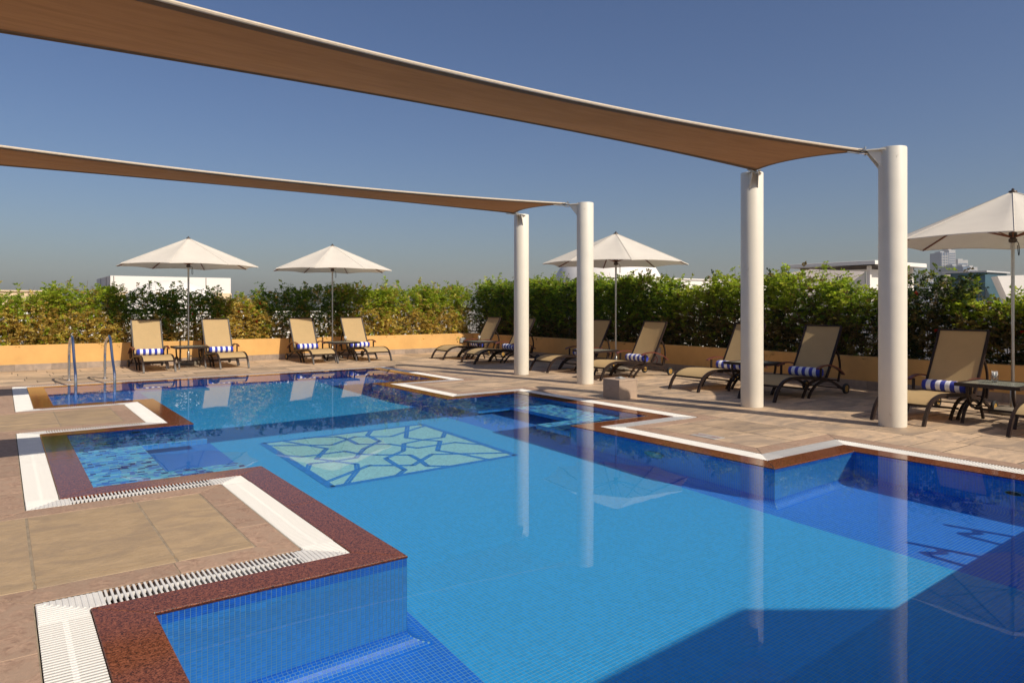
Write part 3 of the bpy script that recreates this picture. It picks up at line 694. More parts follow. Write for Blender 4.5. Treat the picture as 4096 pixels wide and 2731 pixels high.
# ------------------------------------------------------------------ planter walls
def planter(name, label, boxes, skirts, soil):
    o = empty(name); tag(o, label, "planter wall"); b_ = MB()
    for q in boxes: b_.box(*q, 0.006)
    b_.build("wall", M['orange'], o)
    for (x0, y0, x1, y1) in skirts:
        L_ = max(x1-x0, y1-y0); n = max(1, round(L_ / 0.33))
        for k in range(n):
            if x1-x0 > y1-y0: q = (x0+(x1-x0)*k/n+0.0015, y0, 0.0, x0+(x1-x0)*(k+1)/n-0.0015, y1, 0.135+random.uniform(-0.001, 0.001))
            else: q = (x0, y0+(y1-y0)*k/n+0.0015, 0.0, x1, y0+(y1-y0)*(k+1)/n-0.0015, 0.135+random.uniform(-0.001, 0.001))
            MB().box(*q, 0.003).build("skirting_tile", M['skirt'], o)
    s_ = MB()
    for q in soil: s_.box(*q)
    tag(s_.build("soil", M['soil'], o), kind='stuff')
planter("planter_wall", "low orange planter wall running behind the four far loungers", [(-5, 18.5, -1.24, 11.748, 18.62, 0.54)], [(-5, 18.482, 11.74, 18.499)], [(-5, 18.621, -1.24, 12.5, 19.3, 0.47)])
planter("planter_wall", "low orange planter wall in shade behind the right-hand loungers", [(11.75, -4, -1.24, 11.87, 18.62, 0.54)], [(11.732, -4, 11.749, 18.48)], [(11.871, -4, -1.24, 12.5, 18.619, 0.47)])
sb = empty("socket_box", (11.39, 18.5, 0.34)); tag(sb, "small grey socket box on the orange wall in the far corner", "socket box")
MB().box(-0.1, -0.05, -0.07, 0.1, 0, 0.07, 0.01).build("housing", M['glass_grey'], sb); MB().box(-0.085, -0.06, -0.02, 0.085, -0.051, 0.055, 0.003).build("flap", M['glass_grey'], sb)
sg = empty("wall_sign", (11.748, 11.02, 0.0), R(-90)); tag(sg, "grey no-diving sign leaning on the orange wall behind a right-hand lounger", "sign")
MB().box(-0.19, -0.012, 0.02, 0.19, -0.002, 0.47, 0.002).build("panel", M['sign'], sg)
ring = MB(); ring.lathe([(0.075, -0.014), (0.092, -0.014), (0.092, -0.0125), (0.075, -0.0125)], 28, 0.02, 0.2, 'y'); ring.build("prohibition_ring", M['red'], sg)
MB().strap([(-0.035, 0.145), (0.075, 0.255)], -0.0135, 0.0015, 0.012).build("slash", M['red'], sg)
sc_ = MB()
for k in range(7): sc_.box(-0.07+0.022*k, -0.0135, 0.33 + (0.004 if k % 2 else 0), -0.056+0.022*k, -0.0125, 0.336 + (0.012 if k % 3 == 1 else 0.004))
sc_.build("lettering", M['ink'], sg)

# ------------------------------------------------------------------ columns and shade sails
def make_column():
    o = empty("shade_column")
    MB().lathe([(0.147, 0), (0.15, 0.01), (0.15, 3.21), (0.146, 3.22), (0.0001, 3.222)], 40).build("shaft", M['white_paint'], o)
    br = MB(); br.prism([(0.12, -0.11), (0.3, -0.05), (0.3, 0.05), (0.12, 0.11)], 3.188, 3.204, 0.002)
    br.build("bracket_plate", M['white_paint'], o)
    for s_ in (-1, 1):
        gs = MB(); y = 0.055*s_
        gs.add([(0.13, y-0.004, 3.187), (0.29, y*0.7-0.004, 3.187), (0.13, y-0.004, 2.98), (0.13, y+0.004, 3.187), (0.29, y*0.7+0.004, 3.187), (0.13, y+0.004, 2.98)],
               [(0, 2, 1), (3, 4, 5), (0, 1, 4, 3), (1, 2, 5, 4), (2, 0, 3, 5)])
        gs.build("bracket_gusset", M['white_paint'], o)
    sh = MB(); sh.tube(smooth_pts([(0.29, -0.02, 3.23), (0.36, -0.02, 3.235), (0.375, 0, 3.2), (0.36, 0.02, 3.165), (0.28, 0.02, 3.16)], 3), 0.007, 6)
    sh.build("shackle", M['steel'], o)
    return o
C = {}
cols = [((8.564, 11.645), -1, -1, "white column at the far left of the four, under the far sail's back corner"), ((8.501, 9.637), -1, 1, "white column holding the far sail's front corner, behind the stone box"),
        ((8.451, 6.113), -1, -1, "white column under the near sail's back corner, between two lounger pairs"), ((8.428, 4.186), -1, 1, "tallest looking white column nearest the camera, at the near sail's front corner")]
c0_ = None
for (p, sx, sy, lab) in cols:
    o = make_column() if c0_ is None else copy_tree(c0_)
    if c0_ is None: c0_ = o
    o.location = (p[0], p[1], 0); o.rotation_euler = (0, 0, math.atan2(sy, sx)); tag(o, lab, "column", "white columns carrying the shade sails")
def make_sail(yn, sn, yf, sf, label):
    XM, HL, ZS = 3.62, 4.6, 3.2
    o = empty("shade_sail"); tag(o, label, "shade sail", "brown shade sails over the pool")
    nx_, ny_ = 72, 10
    def pt(u, v, dz=0):
        t_ = 2*u - 1; ya = yn + sn*(1 - t_*t_); yb = yf - sf*(1 - t_*t_)
        cx = 0.22 * (1 - (2*v-1)**2) * (1 if t_ > 0 else -1) * abs(t_)**6
        x = XM + HL*t_ - cx; y = ya + (yb - ya)*v
        z = ZS - 0.03*(1-t_*t_) - 0.05*math.sin(math.pi*v)*(1-abs(t_)**3)
        return (x, y, z + dz)
    me = MB(); vs = [pt(i/nx_, j/ny_) for i in range(nx_+1) for j in range(ny_+1)]
    me.add(vs, [(i*(ny_+1)+j, i*(ny_+1)+j+1, (i+1)*(ny_+1)+j+1, (i+1)*(ny_+1)+j) for i in range(nx_) for j in range(ny_)], True)
    me.build("cloth", M['sail'], o)
    hm = MB()
    for (v0, v1) in ((0.0, 0.055), (0.945, 1.0)):
        vs = [pt(i/nx_, v_, -0.004) for i in range(nx_+1) for v_ in (v0, v1)]
        hm.add(vs, [(2*i, 2*i+1, 2*i+3, 2*i+2) for i in range(nx_)], True)
    for u0, u1 in ((0.0, 0.008), (0.992, 1.0)):
        vs = [pt(u_, j/ny_, -0.004) for j in range(ny_+1) for u_ in (u0, u1)]; hm.add(vs, [(2*j, 2*j+1, 2*j+3, 2*j+2) for j in range(ny_)], True)
    hm.build("hem", M['hem'], o)
    MB().tube([tuple(np.array(pt(i/nx_, 0)) + np.array([0, -0.008, 0.01])) for i in range(nx_+1)], 0.015, 8).build("edge_sleeve", M['hem_light'], o)
    MB().tube([tuple(np.array(pt(i/nx_, 1)) + np.array([0, 0.004, 0.0])) for i in range(nx_+1)], 0.012, 6).build("edge_cable", M['hem'], o)
    for u_, v_ in ((1, 0), (1, 1), (0, 0), (0, 1)):
        c = pt(u_, v_); sx = 1 if u_ else -1; sy = -1 if v_ == 0 else 1
        cp = MB(); cp.box(c[0]-0.05, c[1]-0.045, c[2]-0.012, c[0]+0.05, c[1]+0.045, c[2]+0.014, 0.003)
        cp.tube([(c[0]-0.1*sx, c[1]+0.01*sy, c[2]), (c[0]+0.03*sx, c[1]+0.0, c[2])], 0.014, 8)
        cp.tube([(c[0]+0.02*sx, c[1]+0.02*sy, c[2]-0.05), (c[0]+0.02*sx, c[1]+0.02*sy, c[2]+0.05)], 0.012, 8)
        cp.tube([(c[0]-0.25*sx, c[1]-0.05*sy, c[2]-0.03), (c[0]-0.02*sx, c[1]+0.0, c[2]-0.03)], 0.009, 6)
        cp.build("corner_clamp", M['alu'], o)
    return o
make_sail(4.43, 0.31, 5.88, 0.34, "long brown shade sail crossing the top of the view to the two nearest columns")
make_sail(9.83, 0.4, 11.38, 0.37, "thin looking farther brown shade sail ending at the two far columns")
# matching columns on the left, outside the frame, and an unseen roof added to cast shade on the near pool
for (p, sx, sy) in (((-1.3, 11.645), 1, -1), ((-1.27, 9.637), 1, 1), ((-1.2, 6.113), 1, -1), ((-1.2, 4.186), 1, 1)):
    o = copy_tree(c0_); o.location = (p[0], p[1], 0); o.rotation_euler = (0, 0, math.atan2(sy, sx)); tag(o, "white shade column on the left side of the pool, outside the frame", "column", "white columns carrying the shade sails")
rf = empty("added_shade_roof", (0, 0, 0)); tag(rf, "unseen flat roof slab added behind the camera to shade the near pool", "roof")
MB().prism([(-6, -5.5), (6.3, -5.5), (5.6, -2.2), (4.72, -1.5), (-6, -1.5)], 3.06, 3.2).build("slab", M['bwhite'], rf)
for x_ in (-4.5, 4.2): MB().lathe([(0.15, 0), (0.15, 3.059)], 24, x_, -3.0).build("post", M['white_paint'], rf)

# ------------------------------------------------------------------ loungers
SEAT = [(0.14,0.235),(0.2,0.278),(0.3,0.315),(0.42,0.335),(0.55,0.335),(0.8,0.32),(1.08,0.295),(1.34,0.282)]
BACK = [(1.345,0.285),(1.40,0.37),(1.47,0.49),(1.56,0.65),(1.65,0.81),(1.72,0.94),(1.76,1.02),(1.775,1.075)]
def sheet(prof, hw, th, dip=0.0):
    b_ = MB(); P = smooth_pts(prof, 3); n = len(P); m_ = 6; vs = []
    for side in (0, 1):
        for i, p in enumerate(P):
            a_, c_ = P[max(i-1, 0)], P[min(i+1, n-1)]; d = math.hypot(c_[0]-a_[0], c_[1]-a_[1]); nx_, nz_ = -(c_[1]-a_[1])/d, (c_[0]-a_[0])/d
            for k in range(m_+1):
                y = -hw + 2*hw*k/m_; s_ = -dip*(1-(y/hw)**2) * math.sin(math.pi*min(1, i/(n-1)*1.0+0.0)) - (th if side else 0)
                vs.append((p[0]+nx_*s_, y, p[1]+nz_*s_))
    o_ = n*(m_+1); fs = []
    for i in range(n-1):
        for k in range(m_):
            q = i*(m_+1)+k; fs.append((q, q+m_+1, q+m_+2, q+1)); fs.append((o_+q, o_+q+1, o_+q+m_+2, o_+q+m_+1))
    b_.add(vs, fs, True); return b_
def make_lounger():
    o = empty("sun_lounger")
    sheet(SEAT, 0.285, 0.006, 0.012).build("seat_sling", M['sling'], o)
    sheet(BACK, 0.285, 0.006, 0.012).build("back_sling", M['sling'], o)
    for s_ in (-1, 1):
        y = 0.3*s_
        MB().strap(smooth_pts([(0,0),(0.035,0.08),(0.085,0.165),(0.16,0.24),(0.27,0.295),(0.4,0.32)], 3), y, 0.034, 0.042).build("front_leg", M['frame'], o)
        MB().strap(smooth_pts([(0.4,0.321),(0.55,0.322),(0.8,0.307),(1.08,0.282),(1.36,0.262)], 3), y, 0.034, 0.04).build("side_rail", M['frame'], o)
        MB().strap(smooth_pts([(0.76,0),(0.83,0.1),(0.93,0.19),(1.08,0.245),(1.3,0.262)], 3), y*0.88, 0.03, 0.03).build("rear_leg", M['frame'], o)
        MB().strap(smooth_pts([(0.84,0),(0.92,0.1),(1.04,0.18),(1.22,0.232),(1.42,0.226),(1.6,0.165),(1.72,0.105),(1.8,0.08)], 3), y*1.04, 0.03, 0.032).build("wheel_arm", M['frame'], o)
        MB().strap(smooth_pts([(p[0]+0.004, p[1]-0.004) for p in BACK], 3), y, 0.03, 0.034).build("back_frame", M['frame'], o)
        MB().strap(smooth_pts([(1.61,0.71),(1.69,0.61),(1.735,0.47),(1.725,0.33),(1.68,0.2)], 3), y, 0.024, 0.028).build("back_brace", M['frame'], o)
        MB().strap([(1.13,0.29),(1.135,0.44)], y*1.13, 0.026, 0.03).build("arm_post", M['frame'], o)
        MB().strap([(1.62,0.2),(1.66,0.365)], y*1.13, 0.022, 0.026).build("arm_post", M['frame'], o)
        MB().strap(smooth_pts([(1.03,0.432),(1.09,0.455),(1.22,0.475),(1.36,0.473),(1.5,0.442),(1.64,0.385),(1.76,0.31)], 3), y*1.15, 0.052, 0.02, True).build("armrest", M['arm'], o)
        w_ = MB(); w_.lathe([(0.05,-0.018),(0.075,-0.02),(0.082,-0.01),(0.082,0.01),(0.075,0.02),(0.05,0.018)], 22, 1.83, 0.082, 'y')
        for i, v in enumerate(w_.v): w_.v[i] = (v[0], v[1] + 0.345*s_, v[2])
        wo = w_.build("wheel", M['tyre'], o)
        h_ = MB(); h_.lathe([(0.0001,-0.016),(0.054,-0.014),(0.054,0.014),(0.0001,0.016)], 18, 1.83, 0.082, 'y')
        for i, v in enumerate(h_.v): h_.v[i] = (v[0], v[1] + 0.345*s_, v[2])
        h_.build("hub", M['hub'], wo)
    for (x, z, r_) in ((0.145, 0.218, 0.014), (0.62, 0.292, 0.012), (0.9, 0.13, 0.012), (1.34, 0.252, 0.014), (1.7, 0.215, 0.01), (1.83, 0.082, 0.008)):
        MB().box(x-r_, -0.3 - (0.045 if x > 1.8 else 0), z-r_, x+r_, 0.3 + (0.045 if x > 1.8 else 0), z+r_, 0.002).build("cross_bar", M['frame'], o)
    MB().box(1.762, -0.3, 1.055, 1.79, 0.3, 1.078, 0.003).build("head_bar", M['frame'], o)
    return o
def make_towel():
    b_ = MB(); n = 26; prof = []
    for i in range(n+1):
        y = -0.26 + 0.52*i/n; prof.append((0.077 + 0.002*math.sin(i*2.1) - (0.012 if i in (0, n) else 0.004 if i in (1, n-1) else 0), y))
    b_.lathe(prof, 24, 0, 0, 'y')
    for i, (x, y, z) in enumerate(b_.v):
        b_.v[i] = (x*(1.0 + 0.03*math.sin(9*y)), y, z*0.94)
    t_ = b_.build("rolled_towel", M['towel'])
    for y0, sg_ in ((-0.262, -1), (0.262, 1)):
        e_ = MB()
        e_.lathe([(0.066, y0 - 0.002*sg_), (0.05, y0), (0.03, y0 - 0.003*sg_), (0.0001, y0)], 20, 0, 0, 'y')
        sp_ = [(0.012*(1+a*0.75)*math.cos(a*2.2), y0 + 0.001*sg_, 0.94*0.012*(1+a*0.75)*math.sin(a*2.2)) for a in np.linspace(0, 5.6, 40)]
        e_.tube(sp_, 0.0035, 5)
        e_.build("roll_end", M['towel_end'], t_)
    return t_
LG = [  # x, y, rotation, lounger label, towel label
 (2.70, 16.35, 90, "leftmost lounger in the far row, beside the pool ladder", "striped towel roll on the leftmost lounger of the far row"),
 (4.21, 16.38, 90, "second lounger in the far row, right of the first umbrella", "striped towel roll on the second lounger of the far row"),
 (6.30, 16.40, 90, "third lounger in the far row, left of the second umbrella pole", "striped towel roll on the third lounger of the far row"),
 (7.70, 16.38, 90, "rightmost lounger in the far row, right of the second umbrella pole", "striped towel roll on the rightmost lounger of the far row"),
 (9.18, 16.15, 0, "lounger of the right row deepest in the far corner by the socket box", "striped towel roll on the lounger in the far corner"),
 (9.08, 14.51, 0, "lounger of the right row whose head is cut by the far left column", "striped towel roll half hidden by the far left column"),
 (9.17, 11.87, 0, "lounger of the right row seen between the two far columns", "striped towel roll mostly hidden behind the second column"),
 (9.02, 10.10, 0, "lounger right of the third umbrella pole with yellow wheels and red-brown arms", "striped towel roll showing its blue end behind the stone box"),
 (9.08, 7.88, 0, "lounger left of the third column with its head hidden behind the column", "striped towel roll left of the third column"),
 (9.03, 6.46, 0, "shaded lounger with its foot hidden by the third column", "striped towel roll on the shaded lounger right of the third column"),
 (8.65, 4.245, 0, "large lounger right behind the nearest column", "striped towel roll on the lounger behind the nearest column"),
 (8.70, 2.81, 0, "lounger cut off by the right frame edge, only its foot showing", None)]
L0 = T0 = None
for (x, y, rz, lab, tlab) in LG:
    o = make_lounger() if L0 is None else copy_tree(L0)
    if L0 is None: L0 = o
    o.location = (x, y, 0); j = random.uniform(-0.8, 0.8); o.rotation_euler = (0, 0, R(rz + j)); tag(o, "tan sling " + lab, "sun lounger", "sun loungers round the pool")
    if tlab:
        t_ = make_towel() if T0 is None else copy_tree(T0)
        if T0 is None: T0 = t_
        dx = 1.235; c_, s_ = math.cos(R(rz+j)), math.sin(R(rz+j))
        dx += random.uniform(-0.02, 0.015); dy = random.uniform(-0.02, 0.02); t_.location = (x + c_*dx - s_*dy, y + s_*dx + c_*dy, 0.282 + 0.076); t_.rotation_euler = (0, R(random.uniform(-40, 40)), R(rz + j + random.uniform(-4, 4))); t_.rotation_mode = 'XYZ'
        tag(t_, "blue and white " + tlab, "towel", "rolled towels on the loungers")

# ------------------------------------------------------------------ side tables and glasses
def make_table():
    o = empty("side_table"); h = 0.34
    fr = MB()
    for (a_, b_, c_, d_) in ((-h, -h, h, -h+0.045), (-h, h-0.045, h, h), (-h, -h+0.046, -h+0.045, h-0.046), (h-0.045, -h+0.046, h, h-0.046)): fr.box(a_, b_, 0.44, c_, d_, 0.482, 0.004)
    fr.build("rim", M['frame'], o)
    MB().box(-h+0.046, -h+0.046, 0.455, h-0.046, h-0.046, 0.477).build("inlay", M['table_top'], o)
    for s_ in (-1, 1):
        y = 0.27*s_
        MB().strap(smooth_pts([(-0.29,0),(-0.25,0.1),(-0.16,0.2),(0,0.25),(0.16,0.2),(0.25,0.1),(0.29,0)], 4), y, 0.03, 0.026).build("leg_arch", M['frame'], o)
        MB().strap(smooth_pts([(-0.24,0.438),(-0.225,0.33),(-0.15,0.215),(0,0.165),(0.15,0.215),(0.225,0.33),(0.24,0.438)], 4), y*0.88, 0.028, 0.024).build("cradle", M['frame'], o)
    MB().box(-0.014, -0.25, 0.14, 0.014, 0.25, 0.165, 0.002).build("stretcher", M['frame'], o)
    return o
TB = [(3.45, 17.2, 90, "side table in front of the first umbrella in the far row, bare top"), (6.98, 17.1, 90, "side table with a glass in front of the second umbrella"),
      (10.0, 15.33, 0, "side table with a glass in the far corner of the right row"), (9.95, 10.95, 0, "side table with a glass by the third umbrella pole"),
      (9.93, 7.15, 0, "bare side table cut by the third column"), (9.58, 3.53, 0, "nearest side table with a glass, under the right umbrella")]
t0_ = None
for (x, y, rz, lab) in TB:
    o = make_table() if t0_ is None else copy_tree(t0_)
    if t0_ is None: t0_ = o
    o.location = (x, y, 0); o.rotation_euler = (0, 0, R(rz)); tag(o, "dark brown " + lab, "side table", "side tables between the loungers")
def make_glass():
    o = empty("drinking_glass")
    MB().lathe([(0.0001, 0.004), (0.03, 0.0), (0.042, 0.09), (0.039, 0.09), (0.028, 0.01), (0.0001, 0.01)], 20).build("tumbler", M['glass'], o)
    nb = MB(); rr = random.Random(3)
    for k in range(6):
        a = k*1.05; nb.add([(0.004*math.cos(a), 0.004*math.sin(a), 0.05), (0.034*math.cos(a-0.5), 0.034*math.sin(a-0.5), 0.1+0.01*rr.random()), (0.03*math.cos(a), 0.03*math.sin(a), 0.135+0.015*rr.random()), (0.03*math.cos(a+0.5), 0.03*math.sin(a+0.5), 0.095)], [(0, 1, 2), (0, 2, 3)])
        nb.add([(0.0, 0.0, 0.06), (0.02*math.cos(a+.4), 0.02*math.sin(a+.4), 0.09), (0.008*math.cos(a+.2), 0.008*math.sin(a+.2), 0.14)], [(0, 1, 2)])
    nb.build("napkin", M['napkin'], o)
    return o
g0 = None
for (x, y, lab) in ((7.08, 17.12, "on the table by the second umbrella"), (10.02, 15.45, "on the table in the far corner"), (9.86, 11.08, "on the table by the third umbrella"), (9.62, 3.58, "on the nearest side table")):
    o = make_glass() if g0 is None else copy_tree(g0)
    if g0 is None: g0 = o
    o.location = (x, y, 0.478); o.rotation_euler = (0, 0, random.uniform(0, 6)); tag(o, "small tumbler of white napkins " + lab, "glass", "glasses of napkins")

# ------------------------------------------------------------------ umbrellas
def make_umbrella():
    o = empty("sun_umbrella"); RR, ZR, ZA = 1.57, 2.305, 2.965; n = 8
    MB().lathe([(0.0001, 0.085), (0.06, 0.09), (0.2, 0.085), (0.265, 0.062), (0.28, 0.03), (0.27, 0)], 28).build("base", M['stone_base'], o)
    MB().lathe([(0.034, 0.085), (0.034, 0.3), (0.028, 0.31), (0.0001, 0.312)], 16).tube([(0.03, 0, 0.2), (0.08, 0, 0.2)], 0.018, 8).build("socket", M['alu'], o)
    MB().lathe([(0.021, 0.3), (0.021, 2.9), (0.0001, 2.901)], 16).build("pole", M['alu'], o)
    MB().lathe([(0.022, 2.28), (0.045, 2.29), (0.048, 2.33), (0.034, 2.34), (0.034, 2.37), (0.048, 2.38), (0.045, 2.42), (0.022, 2.43)], 16).build("runner", M['rust'], o)
    MB().tube(smooth_pts([(0.02, -0.02, 2.32), (0.06, -0.06, 2.28), (0.07, -0.07, 2.15), (0.05, -0.06, 2.12), (0.05, -0.05, 2.25)], 3), 0.005, 5).build("pull_cord", M['black_iron'], o)
    cn = MB(); nr, na = 9, 8
    def cp(r_, a):     # a in segment units
        k = math.floor(a); f_ = a - k; A0, A1 = 2*math.pi*k/n, 2*math.pi*(k+1)/n
        x = (1-f_)*math.cos(A0) + f_*math.cos(A1); y = (1-f_)*math.sin(A0) + f_*math.sin(A1)
        sc = 1 - 0.04*r_**2*math.sin(math.pi*f_)
        z = ZA + (ZR - ZA)*(r_**1.0) - 0.02*math.sin(math.pi*f_)*math.sin(math.pi*min(1, r_)) + 0.022*math.sin(math.pi*f_)*r_**5
        return (x*RR*r_*sc, y*RR*r_*sc, z)
    vs = [cp(max(0.0005, i/nr), j/na) for i in range(nr+1) for j in range(n*na)]
    fs = [(i*n*na+j, (i+1)*n*na+j, (i+1)*n*na+(j+1) % (n*na), i*n*na+(j+1) % (n*na)) for i in range(nr) for j in range(n*na)]
    cn.add(vs, fs, False); cn.sm = [True]*len(cn.sm)
    # hanging hem
    m0 = [cp(1, j/na) for j in range(n*na)]; m1 = [(x*1.001, y*1.001, z-0.012) for x, y, z in m0]
    cn.add(m0 + m1, [(j, n*na+j, n*na+(j+1) % (n*na), (j+1) % (n*na)) for j in range(n*na)])
    co = cn.build("canopy", M['canopy'], o)
    for k in range(n):
        a = 2*math.pi*k/n
        def rp(r_, dz): x, y, z = cp(r_, k); return (x, y, z + dz)
        rb = MB().tube([rp(r_, -0.018) for r_ in (0.03, 0.25, 0.5, 0.75, 0.985)], 0.012, 6).build("rib", M['wood_rib'], o)
        MB().tube([(0.03*math.cos(a), 0.03*math.sin(a), 2.36), rp(0.5, -0.03)], 0.009, 6).build("strut", M['wood_rib'], rb)
        sm_ = MB().tube([rp(r_, 0.003) for r_ in (0.02, 0.3, 0.6, 0.85, 0.995)], 0.004, 5)
        sm_.build("seam", M['canopy'], co)
    MB().lathe([(0.05, 2.955), (0.045, 2.975), (0.015, 2.985), (0.018, 3.0), (0.0001, 3.012)], 12).build("finial", M['rust'], o)
    return o
UM = [(3.60, 18.1, 20, 1.0, "leftmost umbrella above the first far table"), (7.12, 18.08, 8, 1.0, "second umbrella from the left above the far row"),
      (10.66, 11.1, 12, 0.985, "third umbrella from the left, partly behind a column"), (10.63, 3.75, 20, 0.965, "largest looking umbrella cut by the right frame edge")]
u0 = None
for (x, y, rz, sc, lab) in UM:
    o = make_umbrella() if u0 is None else copy_tree(u0)
    if u0 is None: u0 = o
    o.location = (x, y, 0); o.rotation_euler = (0, 0, R(rz)); o.scale = (1, 1, sc); tag(o, "white canvas " + lab, "umbrella", "white sun umbrellas")

# ------------------------------------------------------------------ ladders
def make_ladder():
    o = empty("pool_ladder")
    for s_ in (-1, 1):
        x = 0.29*s_
        MB().tube([(x, 0, 0.0)] + smooth_pts([(x, 0, 0.3), (x, -0.01, 0.5), (x, -0.12, 0.68), (x, -0.4, 0.8), (x, -0.66, 0.83), (x, -0.83, 0.78), (x, -0.95, 0.65), (x, -1.15, 0.42), (x, -1.36, 0.25), (x, -1.43, 0.12), (x, -1.43, -0.1)], 4) + [(x, -1.43, -0.5), (x, -1.43, -0.85)], 0.0235, 12).build("handrail", M['steel'], o)
        MB().lathe([(0.055, 0), (0.055, 0.008), (0.035, 0.02), (0.024, 0.022)], 18, x, 0).build("flange", M['steel'], o)
    for z in (-0.25, -0.5, -0.75): MB().box(-0.28, -1.47, z-0.012, 0.28, -1.39, z+0.012, 0.004).build("tread", M['steel'], o)
    return o
la = make_ladder(); la.location = (1.33, 15.56, 0); tag(la, "stainless steel pool ladder with two looped handrails at the far left corner", "pool ladder", "pool ladders")
lb = copy_tree(la); lb.location = (5.98, 0.0, 0); lb.rotation_euler = (0, 0, R(180)); tag(lb, "pool ladder at the near right corner, outside the frame, casting loop shadows", "pool ladder", "pool ladders")

# ------------------------------------------------------------------ hedges
def hedge_shrub(x0, x1, y0, y1, top, label, along, low_h, pal_hi, pal_lo, dens=1.0, seed=1, mixed=0.25, flowers=0, crown=0.45):
    """one shrub: leafy sprigs of paired leaves filling an uneven volume"""
    rg = np.random.default_rng(seed); cx, cy = (x0+x1)/2, (y0+y1)/2; root = empty("hedge_shrub", (cx, cy, 0.47)); tag(root, label, "hedge", "hedge shrubs in the planters")
    L_ = (x1-x0) if along == 'x' else (y1-y0); ns = int(L_ * 1850 * dens)
    ov = 0.16
    a = rg.uniform(-ov, L_+ov, ns*3); w = rg.beta(0.8, 0.8, ns*3); ph = seed*1.7
    tp = top + 0.05*np.sin(a*3.1+ph) + 0.045*np.sin(a*7.3+ph*2) + rg.normal(0, 0.045, len(a)); h = 0.46 + (tp - 0.6) * rg.beta(1.0, 0.97, len(a))
    bulge = 0.05*np.sin(a*4+h*5+ph) + 0.04*np.sin(h*11+a*6)
    keep = (np.sin(a*5.3+ph)*np.sin(h*6.1+ph*3) + 0.6*np.sin(a*13+h*9)) > rg.uniform(-3.2, 0.2, len(a)); a, w, h, bulge, tp = [q[keep][:ns] for q in (a, w, h, bulge, tp)]
    W_ = (y1-y0) if along == 'x' else (x1-x0); b = w*W_ + bulge*np.where(w < 0.5, 1, -1)
    # stray shoots above the top
    k = int(L_*5); ea = rg.uniform(0, L_, k); a = np.concatenate([a, np.repeat(ea, 4)]); eh = np.repeat(top + rg.uniform(-0.05, 0.13, k), 4) - np.tile([0, 0.06, 0.12, 0.18], k)
    h = np.concatenate([h, eh]); b = np.concatenate([b, np.repeat(rg.uniform(0.15, 0.85, k)*W_, 4)]); w = np.concatenate([w, np.full(4*k, 0.5)])
    n = len(a); m_ = 13
    if along == 'x': C_ = np.stack([x0+a, y0+b, h], 1)
    else: C_ = np.stack([x0+b, y0+a, h], 1)
    # sprig directions: outwards and up
    D = rg.normal(0, 0.55, (n, 3)); D[:, 2] += 0.55; out = (w - 0.5)*1.6
    if along == 'x': D[:, 1] += out
    else: D[:, 0] += out
    D /= np.linalg.norm(D, axis=1, keepdims=True)
    up = np.array([0, 0, 1.0]); Sd = np.cross(D, up); Sd /= (np.linalg.norm(Sd, axis=1, keepdims=True)+1e-6); Un = np.cross(Sd, D)
    t_ = np.tile(np.linspace(0, 1, m_), n); D, Sd, Un, C_ = [np.repeat(q, m_, 0) for q in (D, Sd, Un, C_)]
    sprl = np.repeat(rg.uniform(0.1, 0.2, n), m_)
    P0 = C_ + D*(t_*sprl)[:, None] - up[None]*(0.05*t_**2)[:, None]
    sgn = np.where(np.arange(len(t_)) % 2 == 0, 1.0, -1.0)
    ld = D*0.55 + Sd*sgn[:, None]*rg.uniform(0.6, 1.0, len(t_))[:, None] + rg.normal(0, 0.28, (len(t_), 3)); ld /= np.linalg.norm(ld, axis=1, keepdims=True)
    ln = Un + rg.normal(0, 0.4, (len(t_), 3)); ws = np.cross(ld, ln); ws /= np.linalg.norm(ws, axis=1, keepdims=True); nn = np.cross(ws, ld)
    Ls = rg.uniform(0.034, 0.062, len(t_))[:, None]; Ws = Ls*rg.uniform(0.25, 0.38, len(t_))[:, None]
    q = np.stack([P0, P0 + ld*Ls*0.5 + ws*Ws + nn*Ls*0.06, P0 + ld*Ls - nn*Ls*0.08, P0 + ld*Ls*0.5 - ws*Ws + nn*Ls*0.06], 1)
    hz = np.repeat(h, m_); sp_low = np.repeat((h + rg.normal(0, 0.14, n)) < low_h, m_); swap = np.repeat(rg.uniform(0, 1, n) < mixed*0.25, m_); sp_low ^= swap
    ph_, pl_ = np.array(pal_hi), np.array(pal_lo); ri = rg.integers(0, len(ph_), n).repeat(m_); rj = rg.integers(0, len(pl_), n).repeat(m_)
    tz = np.repeat(np.clip((h - (top - crown))/0.22 + rg.normal(0, 0.5, n), 0, 1), m_)[:, None]; lm = np.array(LIME)[rg.integers(0, 3, n).repeat(m_)]  # crown leaves lime by species, with backlit glow also put into the colour
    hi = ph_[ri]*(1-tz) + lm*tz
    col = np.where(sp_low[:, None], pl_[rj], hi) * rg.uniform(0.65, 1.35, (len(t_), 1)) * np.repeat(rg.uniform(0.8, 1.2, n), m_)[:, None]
    q = q - np.array([cx, cy, 0.47])
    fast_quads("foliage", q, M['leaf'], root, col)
    st = MB()
    for k in range(int(L_*13)):
        aa = rg.uniform(0, L_); bb = rg.uniform(0.2, 0.8)*W_; p = [mathutils.Vector((x0+aa, y0+bb, 0.46)) if along == 'x' else mathutils.Vector((x0+bb, y0+aa, 0.46))]
        hh = top + rg.uniform(-0.35, 0.12); nseg = 5
        for i in range(nseg): p.append(p[-1] + mathutils.Vector((rg.normal(0, 0.055), rg.normal(0, 0.055), (hh-0.46)/nseg)))
        rr = rg.uniform(0.004, 0.009); st.tube([tuple(v - mathutils.Vector((cx, cy, 0.47))) for v in p], [rr*(1-0.13*i) for i in range(nseg+1)], 4, False)
    st.build("stems", M['bark'], root)
